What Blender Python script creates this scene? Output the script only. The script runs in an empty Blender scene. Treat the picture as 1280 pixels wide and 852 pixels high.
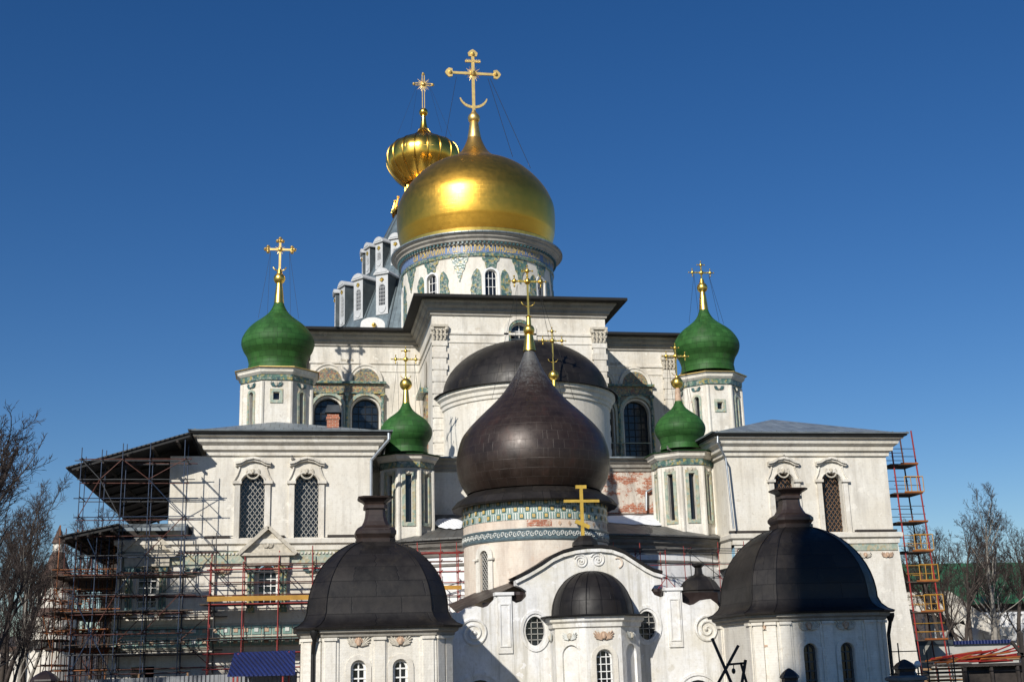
import bpy, math, random
from mathutils import Vector, Matrix
from mathutils.geometry import tessellate_polygon
random.seed(7)
R = math.radians
PI = math.pi
V = Vector
Z = V((0, 0, 1))

# ------------------------------------------------------------------ camera, sky, sun, exposure
FPX, PITCH, YAW, ROLL = 1548.0, R(14.6), R(10), R(1.6)
CAM = V((0, 0, 3.0))
fwd = V((math.sin(YAW)*math.cos(PITCH), math.cos(YAW)*math.cos(PITCH), math.sin(PITCH)))
rgt = V((math.cos(YAW), -math.sin(YAW), 0)); upv = rgt.cross(fwd)
RX = rgt*math.cos(ROLL)-upv*math.sin(ROLL); UX = upv*math.cos(ROLL)+rgt*math.sin(ROLL)
scene = bpy.context.scene
cam = bpy.data.cameras.new('camera'); camo = bpy.data.objects.new('camera', cam)
scene.collection.objects.link(camo); scene.camera = camo
cam.sensor_width = 36; cam.lens = FPX/1280*36; cam.clip_end = 6000
camo.matrix_world = Matrix(((RX.x, UX.x, -fwd.x, CAM.x), (RX.y, UX.y, -fwd.y, CAM.y), (RX.z, UX.z, -fwd.z, CAM.z), (0, 0, 0, 1)))
SUN_EL, SUN_AZ = R(29.5), R(34)          # azimuth measured from behind the camera towards the left
world = bpy.data.worlds.new('World'); scene.world = world; world.use_nodes = True
nt = world.node_tree; nt.nodes.clear()
sky = nt.nodes.new('ShaderNodeTexSky'); sky.sky_type = 'NISHITA'; sky.sun_disc = False
sky.sun_elevation = SUN_EL; sky.sun_rotation = PI+SUN_AZ
sky.altitude = 50; sky.air_density = 1.0; sky.dust_density = 0.0; sky.ozone_density = 4.0
bg = nt.nodes.new('ShaderNodeBackground'); bg.inputs[1].default_value = 0.078
wo = nt.nodes.new('ShaderNodeOutputWorld')
hs_ = nt.nodes.new('ShaderNodeHueSaturation'); hs_.inputs['Hue'].default_value = 0.5095; hs_.inputs['Saturation'].default_value = 1.27; hs_.inputs['Value'].default_value = 1.0
nt.links.new(sky.outputs[0], hs_.inputs['Color']); nt.links.new(hs_.outputs[0], bg.inputs[0]); nt.links.new(bg.outputs[0], wo.inputs[0])
sl = bpy.data.lights.new('sun', 'SUN'); sl.energy = 5.0; sl.angle = R(0.53); sl.color = (1.0, 0.95, 0.87)
so = bpy.data.objects.new('sun', sl); scene.collection.objects.link(so)
sdir = V((math.sin(SUN_AZ)*math.cos(SUN_EL), math.cos(SUN_AZ)*math.cos(SUN_EL), -math.sin(SUN_EL)))
so.rotation_euler = (-sdir).to_track_quat('Z', 'Y').to_euler(); so.location = (-60, -80, 90)
scene.view_settings.view_transform = 'Standard'; scene.view_settings.look = 'None'
scene.view_settings.exposure = 0.0; scene.view_settings.gamma = 1.0
scene.view_settings.use_curve_mapping = False

# ------------------------------------------------------------------ helpers
def at(px, py, Y):                       # point on the facade-parallel plane y = Y seen at a pixel of the photo
    d = fwd*FPX + RX*(px-640) - UX*(py-426)
    return CAM + d*(Y/d.y)
def zat(px, py, Y): return at(px, py, Y).z
def xat(px, py, Y): return at(px, py, Y).x

C = scene.collection
ORG = {}
def tag(o, label, cat, group=None, kind=None):
    if label: o['label'] = label
    if cat: o['category'] = cat
    if group: o['group'] = group
    if kind: o['kind'] = kind
    return o
def thing(name, loc, label, cat, group=None):
    o = bpy.data.objects.new(name, None); o.empty_display_size = .5; C.objects.link(o)
    o.location = loc; ORG[o] = V(loc)
    return tag(o, label, cat, group)

class MB:
    def __init__(s): s.v = []; s.f = []; s.m = []; s.uv = {}
    def face(s, pts, m=0, uv=None):
        i = len(s.v); s.v += [V(p) for p in pts]; s.f.append(tuple(range(i, i+len(pts)))); s.m.append(m)
        if uv: s.uv[len(s.f)-1] = uv
    def grid(s, rows, m=0, uvs=None, closed=False):      # rows of points, shared vertices
        i = len(s.v); n = len(rows[0])
        for r in rows: s.v += [V(p) for p in r]
        for a in range(len(rows)-1):
            for b in range(n if closed else n-1):
                b2 = (b+1) % n
                s.f.append((i+a*n+b, i+a*n+b2, i+(a+1)*n+b2, i+(a+1)*n+b)); s.m.append(m)
                if uvs:
                    ua, ub = uvs(a, b), uvs(a+1, b+1)
                    s.uv[len(s.f)-1] = [(ua[0], ua[1]), (ub[0], ua[1]), (ub[0], ub[1]), (ua[0], ub[1])]
    def box(s, a, b, m=0):
        x0, y0, z0 = a; x1, y1, z1 = b
        i = len(s.v)
        s.v += [V((x, y, z)) for x in (x0, x1) for y in (y0, y1) for z in (z0, z1)]
        for f in ((0,1,3,2),(4,6,7,5),(0,4,5,1),(2,3,7,6),(0,2,6,4),(1,5,7,3)):
            s.f.append(tuple(i+k for k in f)); s.m.append(m)
    def obox(s, o, u, v, w, m=0):                         # oriented box from a corner and three edge vectors
        i = len(s.v)
        s.v += [o+u*a+v*b+w*c for a in (0,1) for b in (0,1) for c in (0,1)]
        for f in ((0,1,3,2),(4,6,7,5),(0,4,5,1),(2,3,7,6),(0,2,6,4),(1,5,7,3)):
            s.f.append(tuple(i+k for k in f)); s.m.append(m)
    def bar(s, p, q, w, d, m=0, n=None):                  # rectangular bar between points
        p, q = V(p), V(q); t = (q-p); n = V(n) if n else V((0, 1, 0))
        if abs(t.normalized().dot(n)) > .95: n = V((1, 0, 0))
        b = t.cross(n).normalized()*w; n = n.normalized()*d
        s.obox(p-b*.5-n*.5, t, b, n, m)
    def tube(s, p, q, r, n=6, r2=None, m=0):
        p, q = V(p), V(q); t = (q-p)
        if t.length < 1e-6: return
        t.normalize(); a = t.orthogonal().normalized(); b = t.cross(a); r2 = r if r2 is None else r2
        s.grid([[p+(a*math.cos(2*PI*k/n)+b*math.sin(2*PI*k/n))*r for k in range(n)],
                [q+(a*math.cos(2*PI*k/n)+b*math.sin(2*PI*k/n))*r2 for k in range(n)]], m, closed=True)
    def path(s, pts, r, n=6, m=0):
        for a, b in zip(pts, pts[1:]): s.tube(a, b, r, n, None, m)
    def lathe(s, c, prof, n=32, m=0, a0=0, a1=2*PI, ph=0, uvw=None):   # prof: (r, z); uv in metres
        c = V(c); full = abs(a1-a0-2*PI) < 1e-6; k = n if full else n+1
        rows = [[c+V((math.sin(a0+ph+(a1-a0)*j/n)*r, -math.cos(a0+ph+(a1-a0)*j/n)*r, z)) for j in range(k)] for r, z in prof]
        L = [0]
        for (r0, z0), (r1, z1) in zip(prof, prof[1:]): L.append(L[-1]+math.hypot(r1-r0, z1-z0))
        rm = max(r for r, z in prof)
        s.grid(rows, m, (lambda a, b: ((a1-a0)*b/n*rm, L[a])), closed=full)
    def poly8(s, c, prof, a=.4142, m=0):                   # chamfered square rings; prof: (half width, z)
        c = V(c); sh = [(-a,-1),(a,-1),(1,-a),(1,a),(a,1),(-a,1),(-1,a),(-1,-a)]
        L = [0]
        for (r0, z0), (r1, z1) in zip(prof, prof[1:]): L.append(L[-1]+math.hypot(r1-r0, z1-z0))
        rows = [[c+V((x*r, y*r, z)) for x, y in sh] for r, z in prof]
        s.grid(rows, m, (lambda A, b: (b*2.3, L[A])), closed=True)
    def ball(s, c, r, n=12, m=0, sz=1):
        s.lathe(c, [(r*math.sin(PI*k/(n//2)), -r*sz*math.cos(PI*k/(n//2))) for k in range(n//2+1)], n, m)
    def sweep(s, pts, prof, closed=False, m=0, side=1):    # prof (out, z) swept along a horizontal polyline, mitred
        pts = [V((p[0], p[1], 0)) for p in pts]; n = len(pts); rows = []
        for i, p in enumerate(pts):
            e = []
            if closed or i > 0: e.append((p-pts[i-1]).normalized())
            if closed or i < n-1: e.append((pts[(i+1) % n]-p).normalized())
            ns = [V((t.y, -t.x, 0))*side for t in e]
            mt = sum(ns, V()).normalized(); k = 1/max(.3, mt.dot(ns[0]))
            rows.append([p+mt*(o*k)+Z*z for o, z in prof])
        cnt = n if closed else n-1
        for i in range(cnt): s.grid([rows[i], rows[(i+1) % n]], m)
        if not closed:
            s.face(rows[0], m); s.face(rows[-1][::-1], m)
    def panel(s, fr, outer, holes=(), depth=.35, m=0, edge=0, mr=None):
        loops = [outer]+list(holes)
        tri = tessellate_polygon([[V((u, v, 0)) for u, v in l] for l in loops])
        i = len(s.v); flat = [p for l in loops for p in l]
        s.v += [fr(u, v, 0) for u, v in flat]
        for t in tri: s.f.append(tuple(i+k for k in t)); s.m.append(m)
        for li, l in enumerate(loops):
            dd = depth if li else edge
            if not dd: continue
            for a, b in zip(l, l[1:]+l[:1]):
                s.face([fr(a[0], a[1], 0), fr(b[0], b[1], 0), fr(b[0], b[1], -dd), fr(a[0], a[1], -dd)], (m if mr is None else mr))
    def build(s, name, mats, parent=None, smooth=False, label=None):
        me = bpy.data.meshes.new(name)
        if not s.v: s.v = [V((0,0,0))]
        lo = V([min(v[k] for v in s.v) for k in range(3)]); hi = V([max(v[k] for v in s.v) for k in range(3)])
        o0 = V(((lo.x+hi.x)/2, (lo.y+hi.y)/2, lo.z))
        me.from_pydata([v-o0 for v in s.v], [], s.f)
        if not isinstance(mats, (list, tuple)): mats = [mats]
        for x in mats: me.materials.append(x)
        me.polygons.foreach_set('material_index', s.m)
        if s.uv:
            ul = me.uv_layers.new(name='UVMap').data
            for fi, uv in s.uv.items():
                ls = me.polygons[fi].loop_start
                for k, t in enumerate(uv): ul[ls+k].uv = t
        if smooth:
            me.polygons.foreach_set('use_smooth', [True]*len(me.polygons))
            try: me.set_sharp_from_angle(angle=R(35 if smooth is True else smooth))
            except Exception: pass
        me.update()
        o = bpy.data.objects.new(name, me); C.objects.link(o); ORG[o] = o0
        if parent is not None:
            o.parent = parent; o.location = o0-ORG[parent]
        else: o.location = o0
        if label: o['label'] = label
        return o

def frame(o, ux):
    o = V(o); ux = V(ux).normalized(); n = ux.cross(Z)
    return lambda u, v, d=0: o+ux*u+Z*v+n*d
def fy(Y): return lambda u, v, d=0: V((u, Y-d, v))         # facade facing the camera
def arch(cx, zb, w, h, n=10):
    r = w/2; zs = zb+h-r
    return [(cx-r, zb), (cx+r, zb)]+[(cx+r*math.cos(PI*k/n), zs+r*math.sin(PI*k/n)) for k in range(n+1)]
def rect(x0, z0, x1, z1): return [(x0, z0), (x1, z0), (x1, z1), (x0, z1)]
def oval(cx, cz, w, h, n=24): return [(cx+w/2*math.cos(2*PI*k/n), cz+h/2*math.sin(2*PI*k/n)) for k in range(n)]
def ring(outer, inner):
    return outer, [inner]
def arc_pts(cx, cz, r, a0, a1, n=12): return [(cx+r*math.cos(a0+(a1-a0)*k/n), cz+r*math.sin(a0+(a1-a0)*k/n)) for k in range(n+1)]

# ------------------------------------------------------------------ materials
def nodes(name):
    m = bpy.data.materials.new(name); m.use_nodes = True; t = m.node_tree; b = t.nodes['Principled BSDF']
    return m, t, b
def lk(t, a, b): t.links.new(a, b)
def mapping(t, kind='Object', scale=(1,1,1)):
    tc = t.nodes.new('ShaderNodeTexCoord'); mp = t.nodes.new('ShaderNodeMapping'); mp.inputs['Scale'].default_value = scale
    lk(t, tc.outputs[kind], mp.inputs[0]); return mp.outputs[0]
def wpos(t, scale=(1,1,1)):
    g = t.nodes.new('ShaderNodeNewGeometry'); mp = t.nodes.new('ShaderNodeMapping'); mp.inputs['Scale'].default_value = scale
    lk(t, g.outputs['Position'], mp.inputs[0]); return mp.outputs[0]
def noise(t, vec, sc, det=6, ro=.6):
    n = t.nodes.new('ShaderNodeTexNoise'); n.inputs['Scale'].default_value = sc; n.inputs['Detail'].default_value = det
    n.inputs['Roughness'].default_value = ro; lk(t, vec, n.inputs['Vector']); return n.outputs[0]
def ramp(t, src, stops, interp='LINEAR'):
    r = t.nodes.new('ShaderNodeValToRGB'); e = r.color_ramp.elements; r.color_ramp.interpolation = interp
    while len(e) < len(stops): e.new(.5)
    for x, (p, c) in zip(e, stops): x.position = p; x.color = (c[0], c[1], c[2], 1) if not isinstance(c, (int, float)) else (c, c, c, 1)
    lk(t, src, r.inputs[0]); return r.outputs[0]
def mix(t, fac, a, b, mode='MIX'):
    n = t.nodes.new('ShaderNodeMix'); n.data_type = 'RGBA'; n.blend_type = mode
    for s, k in ((fac, 0), (a, 6), (b, 7)):
        if isinstance(s, (int, float)): n.inputs[k].default_value = s if k == 0 else (s, s, s, 1)
        elif isinstance(s, tuple): n.inputs[k].default_value = (s[0], s[1], s[2], 1)
        else: lk(t, s, n.inputs[k])
    return n.outputs[2]
def mathn(t, op, a, b=None, c=None):
    n = t.nodes.new('ShaderNodeMath'); n.operation = op
    for i, s in enumerate((a, b, c)):
        if s is None: continue
        if isinstance(s, (int, float)): n.inputs[i].default_value = s
        else: lk(t, s, n.inputs[i])
    return n.outputs[0]
def bump(t, b, h, st=.3, dist=.05):
    n = t.nodes.new('ShaderNodeBump'); n.inputs['Strength'].default_value = st; n.inputs['Distance'].default_value = dist
    lk(t, h, n.inputs['Height']); lk(t, n.outputs[0], b.inputs['Normal'])

def simple(name, col, rough=.7, metal=0, var=.25, sc=3, bmp=.15, stretch=(1,1,1)):
    m, t, b = nodes(name); v = wpos(t, stretch); n = noise(t, v, sc)
    lo = tuple(c*(1-var) for c in col); hi = tuple(min(1, c*(1+var)) for c in col)
    lk(t, ramp(t, n, [(.3, lo), (.7, hi)]), b.inputs['Base Color'])
    b.inputs['Roughness'].default_value = rough; b.inputs['Metallic'].default_value = metal
    if bmp: bump(t, b, noise(t, v, sc*6), bmp, .02)
    return m
def plaster(name, base, stain, dark, st=.5, brick=None, coursing=.12, streak=.28):
    m, t, b = nodes(name); v = wpos(t); vs = wpos(t, (1, 1, .22))
    n1 = noise(t, v, .35, 8, .65); n2 = noise(t, vs, .9, 8, .7); n3 = noise(t, v, 5, 6, .7)
    c = mix(t, ramp(t, n1, [(.42, 0), (.62, st)]), base, stain)
    c = mix(t, ramp(t, n2, [(.50, 0), (.70, .7)]), c, dark)
    ns = noise(t, wpos(t, (2.6, 2.6, .11)), 1.0, 7, .75)               # rain streaks
    c = mix(t, ramp(t, ns, [(.52, 0), (.64, streak)]), c, tuple(x*.62 for x in stain))
    pat = noise(t, v, 1.3, 5, .55)                                      # patch repairs with their own edges
    c = mix(t, ramp(t, pat, [(.655, 0), (.665, .55)]), c, tuple(min(.85, x*1.12) for x in base))
    c = mix(t, ramp(t, pat, [(.325, .5), (.335, 0)]), c, tuple(x*.85 for x in stain))
    c = mix(t, ramp(t, n3, [(.30, .4), (.5, 0)]), c, tuple(x*.72 for x in stain))
    # masonry courses showing through the whitewash
    g = t.nodes.new('ShaderNodeNewGeometry'); sx = t.nodes.new('ShaderNodeSeparateXYZ'); lk(t, g.outputs['Position'], sx.inputs[0])
    cm = t.nodes.new('ShaderNodeCombineXYZ'); lk(t, mathn(t, 'ADD', sx.outputs[0], sx.outputs[1]), cm.inputs[0]); lk(t, sx.outputs[2], cm.inputs[1])
    bt = t.nodes.new('ShaderNodeTexBrick'); lk(t, cm.outputs[0], bt.inputs['Vector'])
    for k, x in (('Scale', 1.0), ('Mortar Size', .012), ('Brick Width', .34), ('Row Height', .11), ('Mortar Smooth', .3)): bt.inputs[k].default_value = x
    bt.inputs['Color1'].default_value = (.42, .12, .055, 1); bt.inputs['Color2'].default_value = (.28, .08, .04, 1); bt.inputs['Mortar'].default_value = (.42, .36, .28, 1)
    c = mix(t, mathn(t, 'MULTIPLY', bt.outputs['Fac'], coursing), c, tuple(x*.5 for x in base))
    if brick is not None:
        nb = noise(t, wpos(t, (1, 1, 1.7)), .55, 10, .8)
        c = mix(t, ramp(t, nb, [(brick, 0), (brick+.02, 1)]), c, bt.outputs['Color'])
    lk(t, c, b.inputs['Base Color']); b.inputs['Roughness'].default_value = .9
    h = mathn(t, 'ADD', mathn(t, 'MULTIPLY', pat, .8), mathn(t, 'ADD', n3, mathn(t, 'MULTIPLY', noise(t, v, 18, 4), .5)))
    bump(t, b, h, .45, .035)
    return m
def sheet(name, base, var, seam, rough, metal, bw, rh, ms=.012, spec=.5, blot=None, off=.5, rel=.35):      # sheet-metal cladding in panels, on UVs in metres
    m, t, b = nodes(name); tc = t.nodes.new('ShaderNodeTexCoord')
    bt = t.nodes.new('ShaderNodeTexBrick'); lk(t, tc.outputs['UV'], bt.inputs['Vector']); bt.offset = off
    for k, x in (('Scale', 1.0), ('Mortar Size', ms), ('Brick Width', bw), ('Row Height', rh), ('Mortar Smooth', .4), ('Bias', 0.0)): bt.inputs[k].default_value = x
    lo = tuple(c*(1-var) for c in base); hi = tuple(c*(1+var) for c in base)
    bt.inputs['Color1'].default_value = (*lo, 1); bt.inputs['Color2'].default_value = (*hi, 1); bt.inputs['Mortar'].default_value = (*seam, 1)
    v = wpos(t); n = noise(t, v, 1.1, 8, .65); c = bt.outputs['Color']
    c = mix(t, .8 if metal < 1 else .15, c, ramp(t, n, [(.3, .6), (.7, 1.25)]), 'MULTIPLY')
    if blot: c = mix(t, ramp(t, noise(t, wpos(t, (1, 1, .5)), .9, 8, .7), [(.55, 0), (.75, blot[1])]), c, blot[0])
    lk(t, c, b.inputs['Base Color']); b.inputs['Metallic'].default_value = metal
    lk(t, ramp(t, noise(t, v, 2.2), [(.3, max(.05, rough-(.08 if metal < 1 else .02))), (.7, rough+(.1 if metal < 1 else .04))]), b.inputs['Roughness'])
    b.inputs['Specular IOR Level'].default_value = spec
    h = mathn(t, 'ADD', mathn(t, 'MULTIPLY', bt.outputs['Fac'], -.6), mathn(t, 'MULTIPLY', noise(t, v, 1.7, 3), .5))
    bump(t, b, h, rel, .03)
    return m
def tiles(name, cols, sc, rough=.35):                        # glazed majolica
    m, t, b = nodes(name); v = wpos(t)
    vo = t.nodes.new('ShaderNodeTexVoronoi'); vo.inputs['Scale'].default_value = sc; lk(t, v, vo.inputs['Vector'])
    sp = t.nodes.new('ShaderNodeSeparateColor'); lk(t, vo.outputs['Color'], sp.inputs[0])
    n = len(cols); c = ramp(t, sp.outputs[0], [(i/n, cc) for i, cc in enumerate(cols)], 'CONSTANT')
    c = mix(t, ramp(t, noise(t, v, sc*1.5), [(.45, 0), (.6, .7)]), c, cols[0])
    lk(t, c, b.inputs['Base Color']); b.inputs['Roughness'].default_value = rough; bump(t, b, vo.outputs['Distance'], .5, .04)
    return m

M = {}
M['plaster'] = plaster('aged_limewash', (.73, .70, .63), (.57, .505, .40), (.33, .31, .27), .6, .68)
M['plaster_cream'] = plaster('cream_limewash', (.74, .71, .635), (.62, .56, .45), (.45, .42, .37), .5, .72)
M['plaster_white'] = plaster('white_limewash', (.79, .79, .78), (.64, .60, .50), (.45, .45, .45), .85, None, .04, .6)
M['plaster_fresh'] = plaster('fresh_white_render', (.80, .80, .80), (.74, .73, .70), (.60, .60, .60), .4, None, .03)
M['plaster_pink'] = plaster('pinkish_limewash', (.72, .65, .55), (.66, .50, .38), (.45, .38, .32), .7, .74, .12, .22)
M['plaster_brick'] = plaster('limewash_flaking_off_brick', (.66, .61, .53), (.50, .40, .32), (.35, .30, .26), .6, .50)
M['brick_patch'] = plaster('half_bare_brick', (.70, .60, .50), (.60, .42, .32), (.45, .3, .25), .6, .46)
M['stone_dark'] = simple('weathered_dark_stone', (.17, .16, .145), .9, 0, .35, 1.5, .3, (1, 1, 3))
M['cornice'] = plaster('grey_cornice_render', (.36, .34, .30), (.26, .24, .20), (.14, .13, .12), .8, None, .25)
M['gold'] = sheet('gilded_sheet', (.90, .50, .075), .02, (.74, .41, .06), .35, 1, .55, .34, .004, .5, ((.60, .37, .075), .1), .5, .16)
M['gold_bright'] = sheet('polished_gilding', (.95, .58, .10), .05, (.4, .25, .05), .27, 1, 3, .9, .004)
M['gold_plain'] = simple('gilded_metal', (.92, .60, .14), .36, 1, .2, 3, .05)
M['gold_dull'] = simple('dull_gilded_metal', (.86, .60, .22), .45, 1, .2, 3, .05)
M['gold_paint'] = simple('gold_painted_wood', (.47, .31, .045), .55, 0, .2, 4, .1)
M['green'] = sheet('green_painted_sheet', (.031, .106, .025), .2, (.010, .045, .009), .55, 0, .62, .40, .014, .22, ((.055, .075, .045), .8))
M['copper'] = sheet('dark_patinated_copper', (.035, .023, .018), .12, (.060, .048, .040), .40, .30, .62, .50, .010, .5, ((.060, .026, .018), .85))
def frost(m, z0, z1, col, m0=.4, m1=.35, top=.85):
    t = m.node_tree; b = t.nodes['Principled BSDF']; src = b.inputs['Base Color'].links[0].from_socket
    g = t.nodes.new('ShaderNodeNewGeometry'); sx = t.nodes.new('ShaderNodeSeparateXYZ'); lk(t, g.outputs['Position'], sx.inputs[0])
    zz = mathn(t, 'DIVIDE', mathn(t, 'SUBTRACT', sx.outputs[2], z0), z1-z0)
    sp = noise(t, g.outputs['Position'], 9, 4, .8); sp2 = noise(t, g.outputs['Position'], 2, 4, .7)
    f = ramp(t, mathn(t, 'ADD', zz, mathn(t, 'ADD', mathn(t, 'MULTIPLY', mathn(t, 'SUBTRACT', sp, .5), 1.6), mathn(t, 'MULTIPLY', mathn(t, 'SUBTRACT', sp2, .5), .9))), [(.35, 0), (.95, top)])
    c = mix(t, f, src, col); lk(t, c, b.inputs['Base Color'])
    lk(t, mathn(t, 'SUBTRACT', m0, mathn(t, 'MULTIPLY', f, m1)), b.inputs['Metallic'])
frost(M['gold'], 43.4, 46.0, (.26, .20, .11), 1.0, .3, .6)
frost(M['copper'], 16.6, 20.2, (.15, .155, .15), .25, .25, .7)
M['copper_grey'] = sheet('frosted_grey_copper', (.12, .125, .12), .3, (.03, .03, .03), .6, .2, .5, .4, .01)
M['black_sheet'] = sheet('black_painted_sheet', (.016, .0135, .012), .35, (.005, .004, .004), .48, .0, 1.1, .7, .014, .35, ((.042, .034, .024), .9), .5, .6)
M['brown_sheet'] = sheet('brown_painted_sheet', (.036, .024, .020), .2, (.02, .012, .01), .42, 0, 1.2, .8, .006)
M['zinc'] = sheet('grey_zinc_roof', (.27, .31, .33), .12, (.07, .08, .085), .42, .35, .55, 2.6, .02)
M['zinc_dark'] = sheet('aged_sheet_roof', (.12, .12, .115), .2, (.05, .045, .04), .5, .3, .5, 3, .02, .5, ((.13, .08, .05), .6))
M['roof_pale'] = simple('snow_dusted_sheet_roof', (.55, .56, .57), .6, 0, .15, 1, .1)
M['tent'] = sheet('blue_grey_tent_roof', (.16, .205, .225), .1, (.09, .11, .12), .45, .3, .8, 30, .03)
M['galv'] = simple('galvanised_pipe', (.42, .45, .48), .35, .8, .15, 2, .05)
M['eave'] = simple('black_eave_boards', (.010, .010, .010), .85, 0, .2, 3, .1)
M['glass'] = simple('dark_window_glass', (.012, .014, .018), .12, 0, .3, 1, 0)
M['glass_blue'] = simple('bluish_window_glass', (.018, .024, .032), .12, 0, .3, 1, 0)
M['frame_white'] = simple('white_painted_frame', (.72, .72, .70), .6, 0, .08, 4, .05)
M['dormer'] = simple('pale_grey_dormer_paint', (.48, .495, .50), .6, 0, .1, 3, .1)
M['grille'] = simple('pale_iron_lattice', (.36, .35, .32), .6, .2, .2, 4, .05)
M['grille_rust'] = simple('rusty_iron_lattice', (.20, .12, .07), .7, .2, .3, 4, .1)
M['tile_green'] = tiles('green_majolica', [(.10, .18, .14), (.07, .13, .115), (.20, .25, .20), (.38, .30, .10), (.05, .09, .11), (.32, .31, .26)], 6)
M['tile_frieze'] = tiles('pale_green_majolica', [(.36, .40, .32), (.26, .34, .28), (.46, .44, .34), (.42, .36, .22)], 5)
M['tile_gold'] = tiles('polychrome_majolica', [(.27, .225, .13), (.08, .13, .11), (.40, .29, .11), (.26, .11, .07), (.07, .10, .12), (.20, .19, .14)], 9)
M['tile_blue'] = simple('blue_glaze', (.13, .19, .33), .4, 0, .2, 4, .1)
M['tile_teal'] = simple('teal_glaze', (.055, .12, .125), .35, 0, .3, 5, .2)
M['tile_slate'] = simple('slate_blue_glaze', (.085, .125, .14), .4, 0, .35, 6, .2)
M['tile_mint'] = simple('mint_glaze', (.20, .31, .27), .35, 0, .2, 5, .2)
M['tile_white'] = simple('white_glaze', (.60, .61, .57), .4, 0, .15, 5, .2)
M['tile_yellow'] = simple('yellow_glaze', (.58, .42, .12), .4, 0, .3, 6, .2)
M['terracotta'] = simple('terracotta_relief', (.47, .33, .23), .7, 0, .3, 5, .3)
M['relief'] = simple('weathered_stucco', (.50, .46, .38), .9, 0, .25, 6, .4)
M['brick'] = plaster('red_brick', (.34, .10, .05), (.30, .09, .045), (.2, .1, .07), .3, .01)
M['blue_tube'] = simple('blue_painted_tube', (.018, .036, .075), .6, .2, .3, 2, .1)
M['rust_tube'] = simple('rusty_tube', (.10, .038, .028), .7, .2, .4, 3, .2)
M['red_tube'] = simple('red_painted_tube', (.27, .022, .018), .5, 0, .3, 2, .1)
M['orange_tube'] = simple('orange_painted_tube', (.26, .085, .02), .5, 0, .3, 2, .1)
M['yellow_paint'] = simple('yellow_painted_plank', (.42, .22, .03), .6, 0, .2, 2, .2)
M['plank'] = simple('grey_brown_planks', (.075, .055, .042), .9, 0, .4, 3, .3)
M['timber'] = simple('dark_timber', (.035, .028, .024), .85, 0, .4, 3, .3)
M['timber_pale'] = simple('raw_timber', (.30, .18, .09), .85, 0, .3, 3, .3)
M['iron'] = simple('black_iron', (.012, .012, .012), .5, .3, .3, 3, .1)
M['snow'] = simple('old_snow', (.80, .82, .84), .7, 0, .08, 2, .8)
M['ground'] = simple('bare_thawing_ground', (.10, .08, .062), .95, 0, .5, .15, .6)
M['blue_sheet'] = None
M['iron_grey'] = simple('grey_weathered_tube', (.07, .072, .075), .6, .3, .3, 3, .1)
M['bark'] = simple('grey_brown_bark', (.055, .043, .036), .95, 0, .3, 3, .4)
M['bark_pale'] = simple('pale_bark', (.24, .22, .19), .95, 0, .3, 3, .4)
M['twig'] = simple('bare_twigs', (.045, .033, .028), .95, 0, .2, 2, 0)
M['green_roof'] = simple('green_sheet_roof', (.032, .125, .055), .5, 0, .2, .6, .1)
M['tower_roof'] = simple('brown_shingle_roof', (.07, .04, .028), .8, 0, .3, 2, .3)
M['concrete'] = simple('pale_concrete', (.42, .41, .37), .9, 0, .2, .7, .2)
M['hill'] = simple('bare_wooded_hill', (.07, .06, .055), .95, 0, .4, .1, .4)

def corrugated(name, col, step=.12, rough=.7):
    m, t, b = nodes(name); g = t.nodes.new('ShaderNodeNewGeometry'); sx = t.nodes.new('ShaderNodeSeparateXYZ'); lk(t, g.outputs['Position'], sx.inputs[0])
    s = mathn(t, 'SINE', mathn(t, 'MULTIPLY', mathn(t, 'ADD', sx.outputs[0], mathn(t, 'MULTIPLY', sx.outputs[1], .6)), 2*PI/step))
    lk(t, ramp(t, noise(t, g.outputs['Position'], .8), [(.3, tuple(c*.75 for c in col)), (.7, tuple(c*1.2 for c in col))]), b.inputs['Base Color'])
    b.inputs['Roughness'].default_value = rough; bump(t, b, s, .8, .03); return m
M['blue_sheet'] = corrugated('blue_profiled_sheet', (.004, .014, .09), .22, .5)
M['grey_sheet'] = corrugated('grey_profiled_sheet', (.22, .23, .24), .2)
M['roof_sheet'] = corrugated('dark_profiled_sheet', (.035, .036, .038), .25, .6)

# ------------------------------------------------------------------ small builders
def window(parent, fr, cu, zb, w, h, depth=.35, kind='grid', fm='frame_white', gm='glass', nx=2, nz=5, bw=.05, name='window'):
    g = MB(); g.panel(fr2(fr, -depth+.02), arch(cu, zb-.02, w+.04, h+.04)); g = g.build(name, M[gm], parent)
    f = MB(); fq = fr2(fr, -depth+.07)
    def inside(u, v):
        r = w/2; zs = zb+h-r
        return abs(u-cu) <= r+1e-3 and v >= zb-1e-3 and (v <= zs or math.hypot(u-cu, v-zs) <= r+1e-3)
    if kind == 'grid':
        o = arch(cu, zb, w, h); i = arch(cu, zb+bw*1.6, w-bw*3.2, h-bw*3.2)
        f.panel(fq, o, [i], .05)
        for k in range(1, nx):
            u = cu-w/2+w*k/nx; r = w/2; top = zb+h-r+math.sqrt(max(0, r*r-(u-cu)**2)); f.bar(fq(u, zb, 0), fq(u, top, 0), bw, .03)
        for k in range(1, nz):
            v = zb+h*k/nz; r = w/2; zs = zb+h-r; hw = r if v <= zs else math.sqrt(max(0, r*r-(v-zs)**2)); f.bar(fq(cu-hw, v, .01), fq(cu+hw, v, .01), bw, .03)
        f.build('frame', M[fm], g)
    elif kind == 'lattice':
        st = w/5
        for sg in (1, -1):
            c = -h; st = max(st, .17)
            while c < h+w:
                pts = []
                for k in range(61):                       # clip a diagonal to the arched opening
                    u = cu-w/2+w*k/60; v = zb+c+sg*(u-cu)*1.35
                    if inside(u, v): pts.append((u, v))
                if len(pts) > 1: f.bar(fq(*pts[0], 0), fq(*pts[-1], 0), .032, .03)
                c += st*1.35
        f.build('grille', M[fm], g)
    return g
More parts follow.
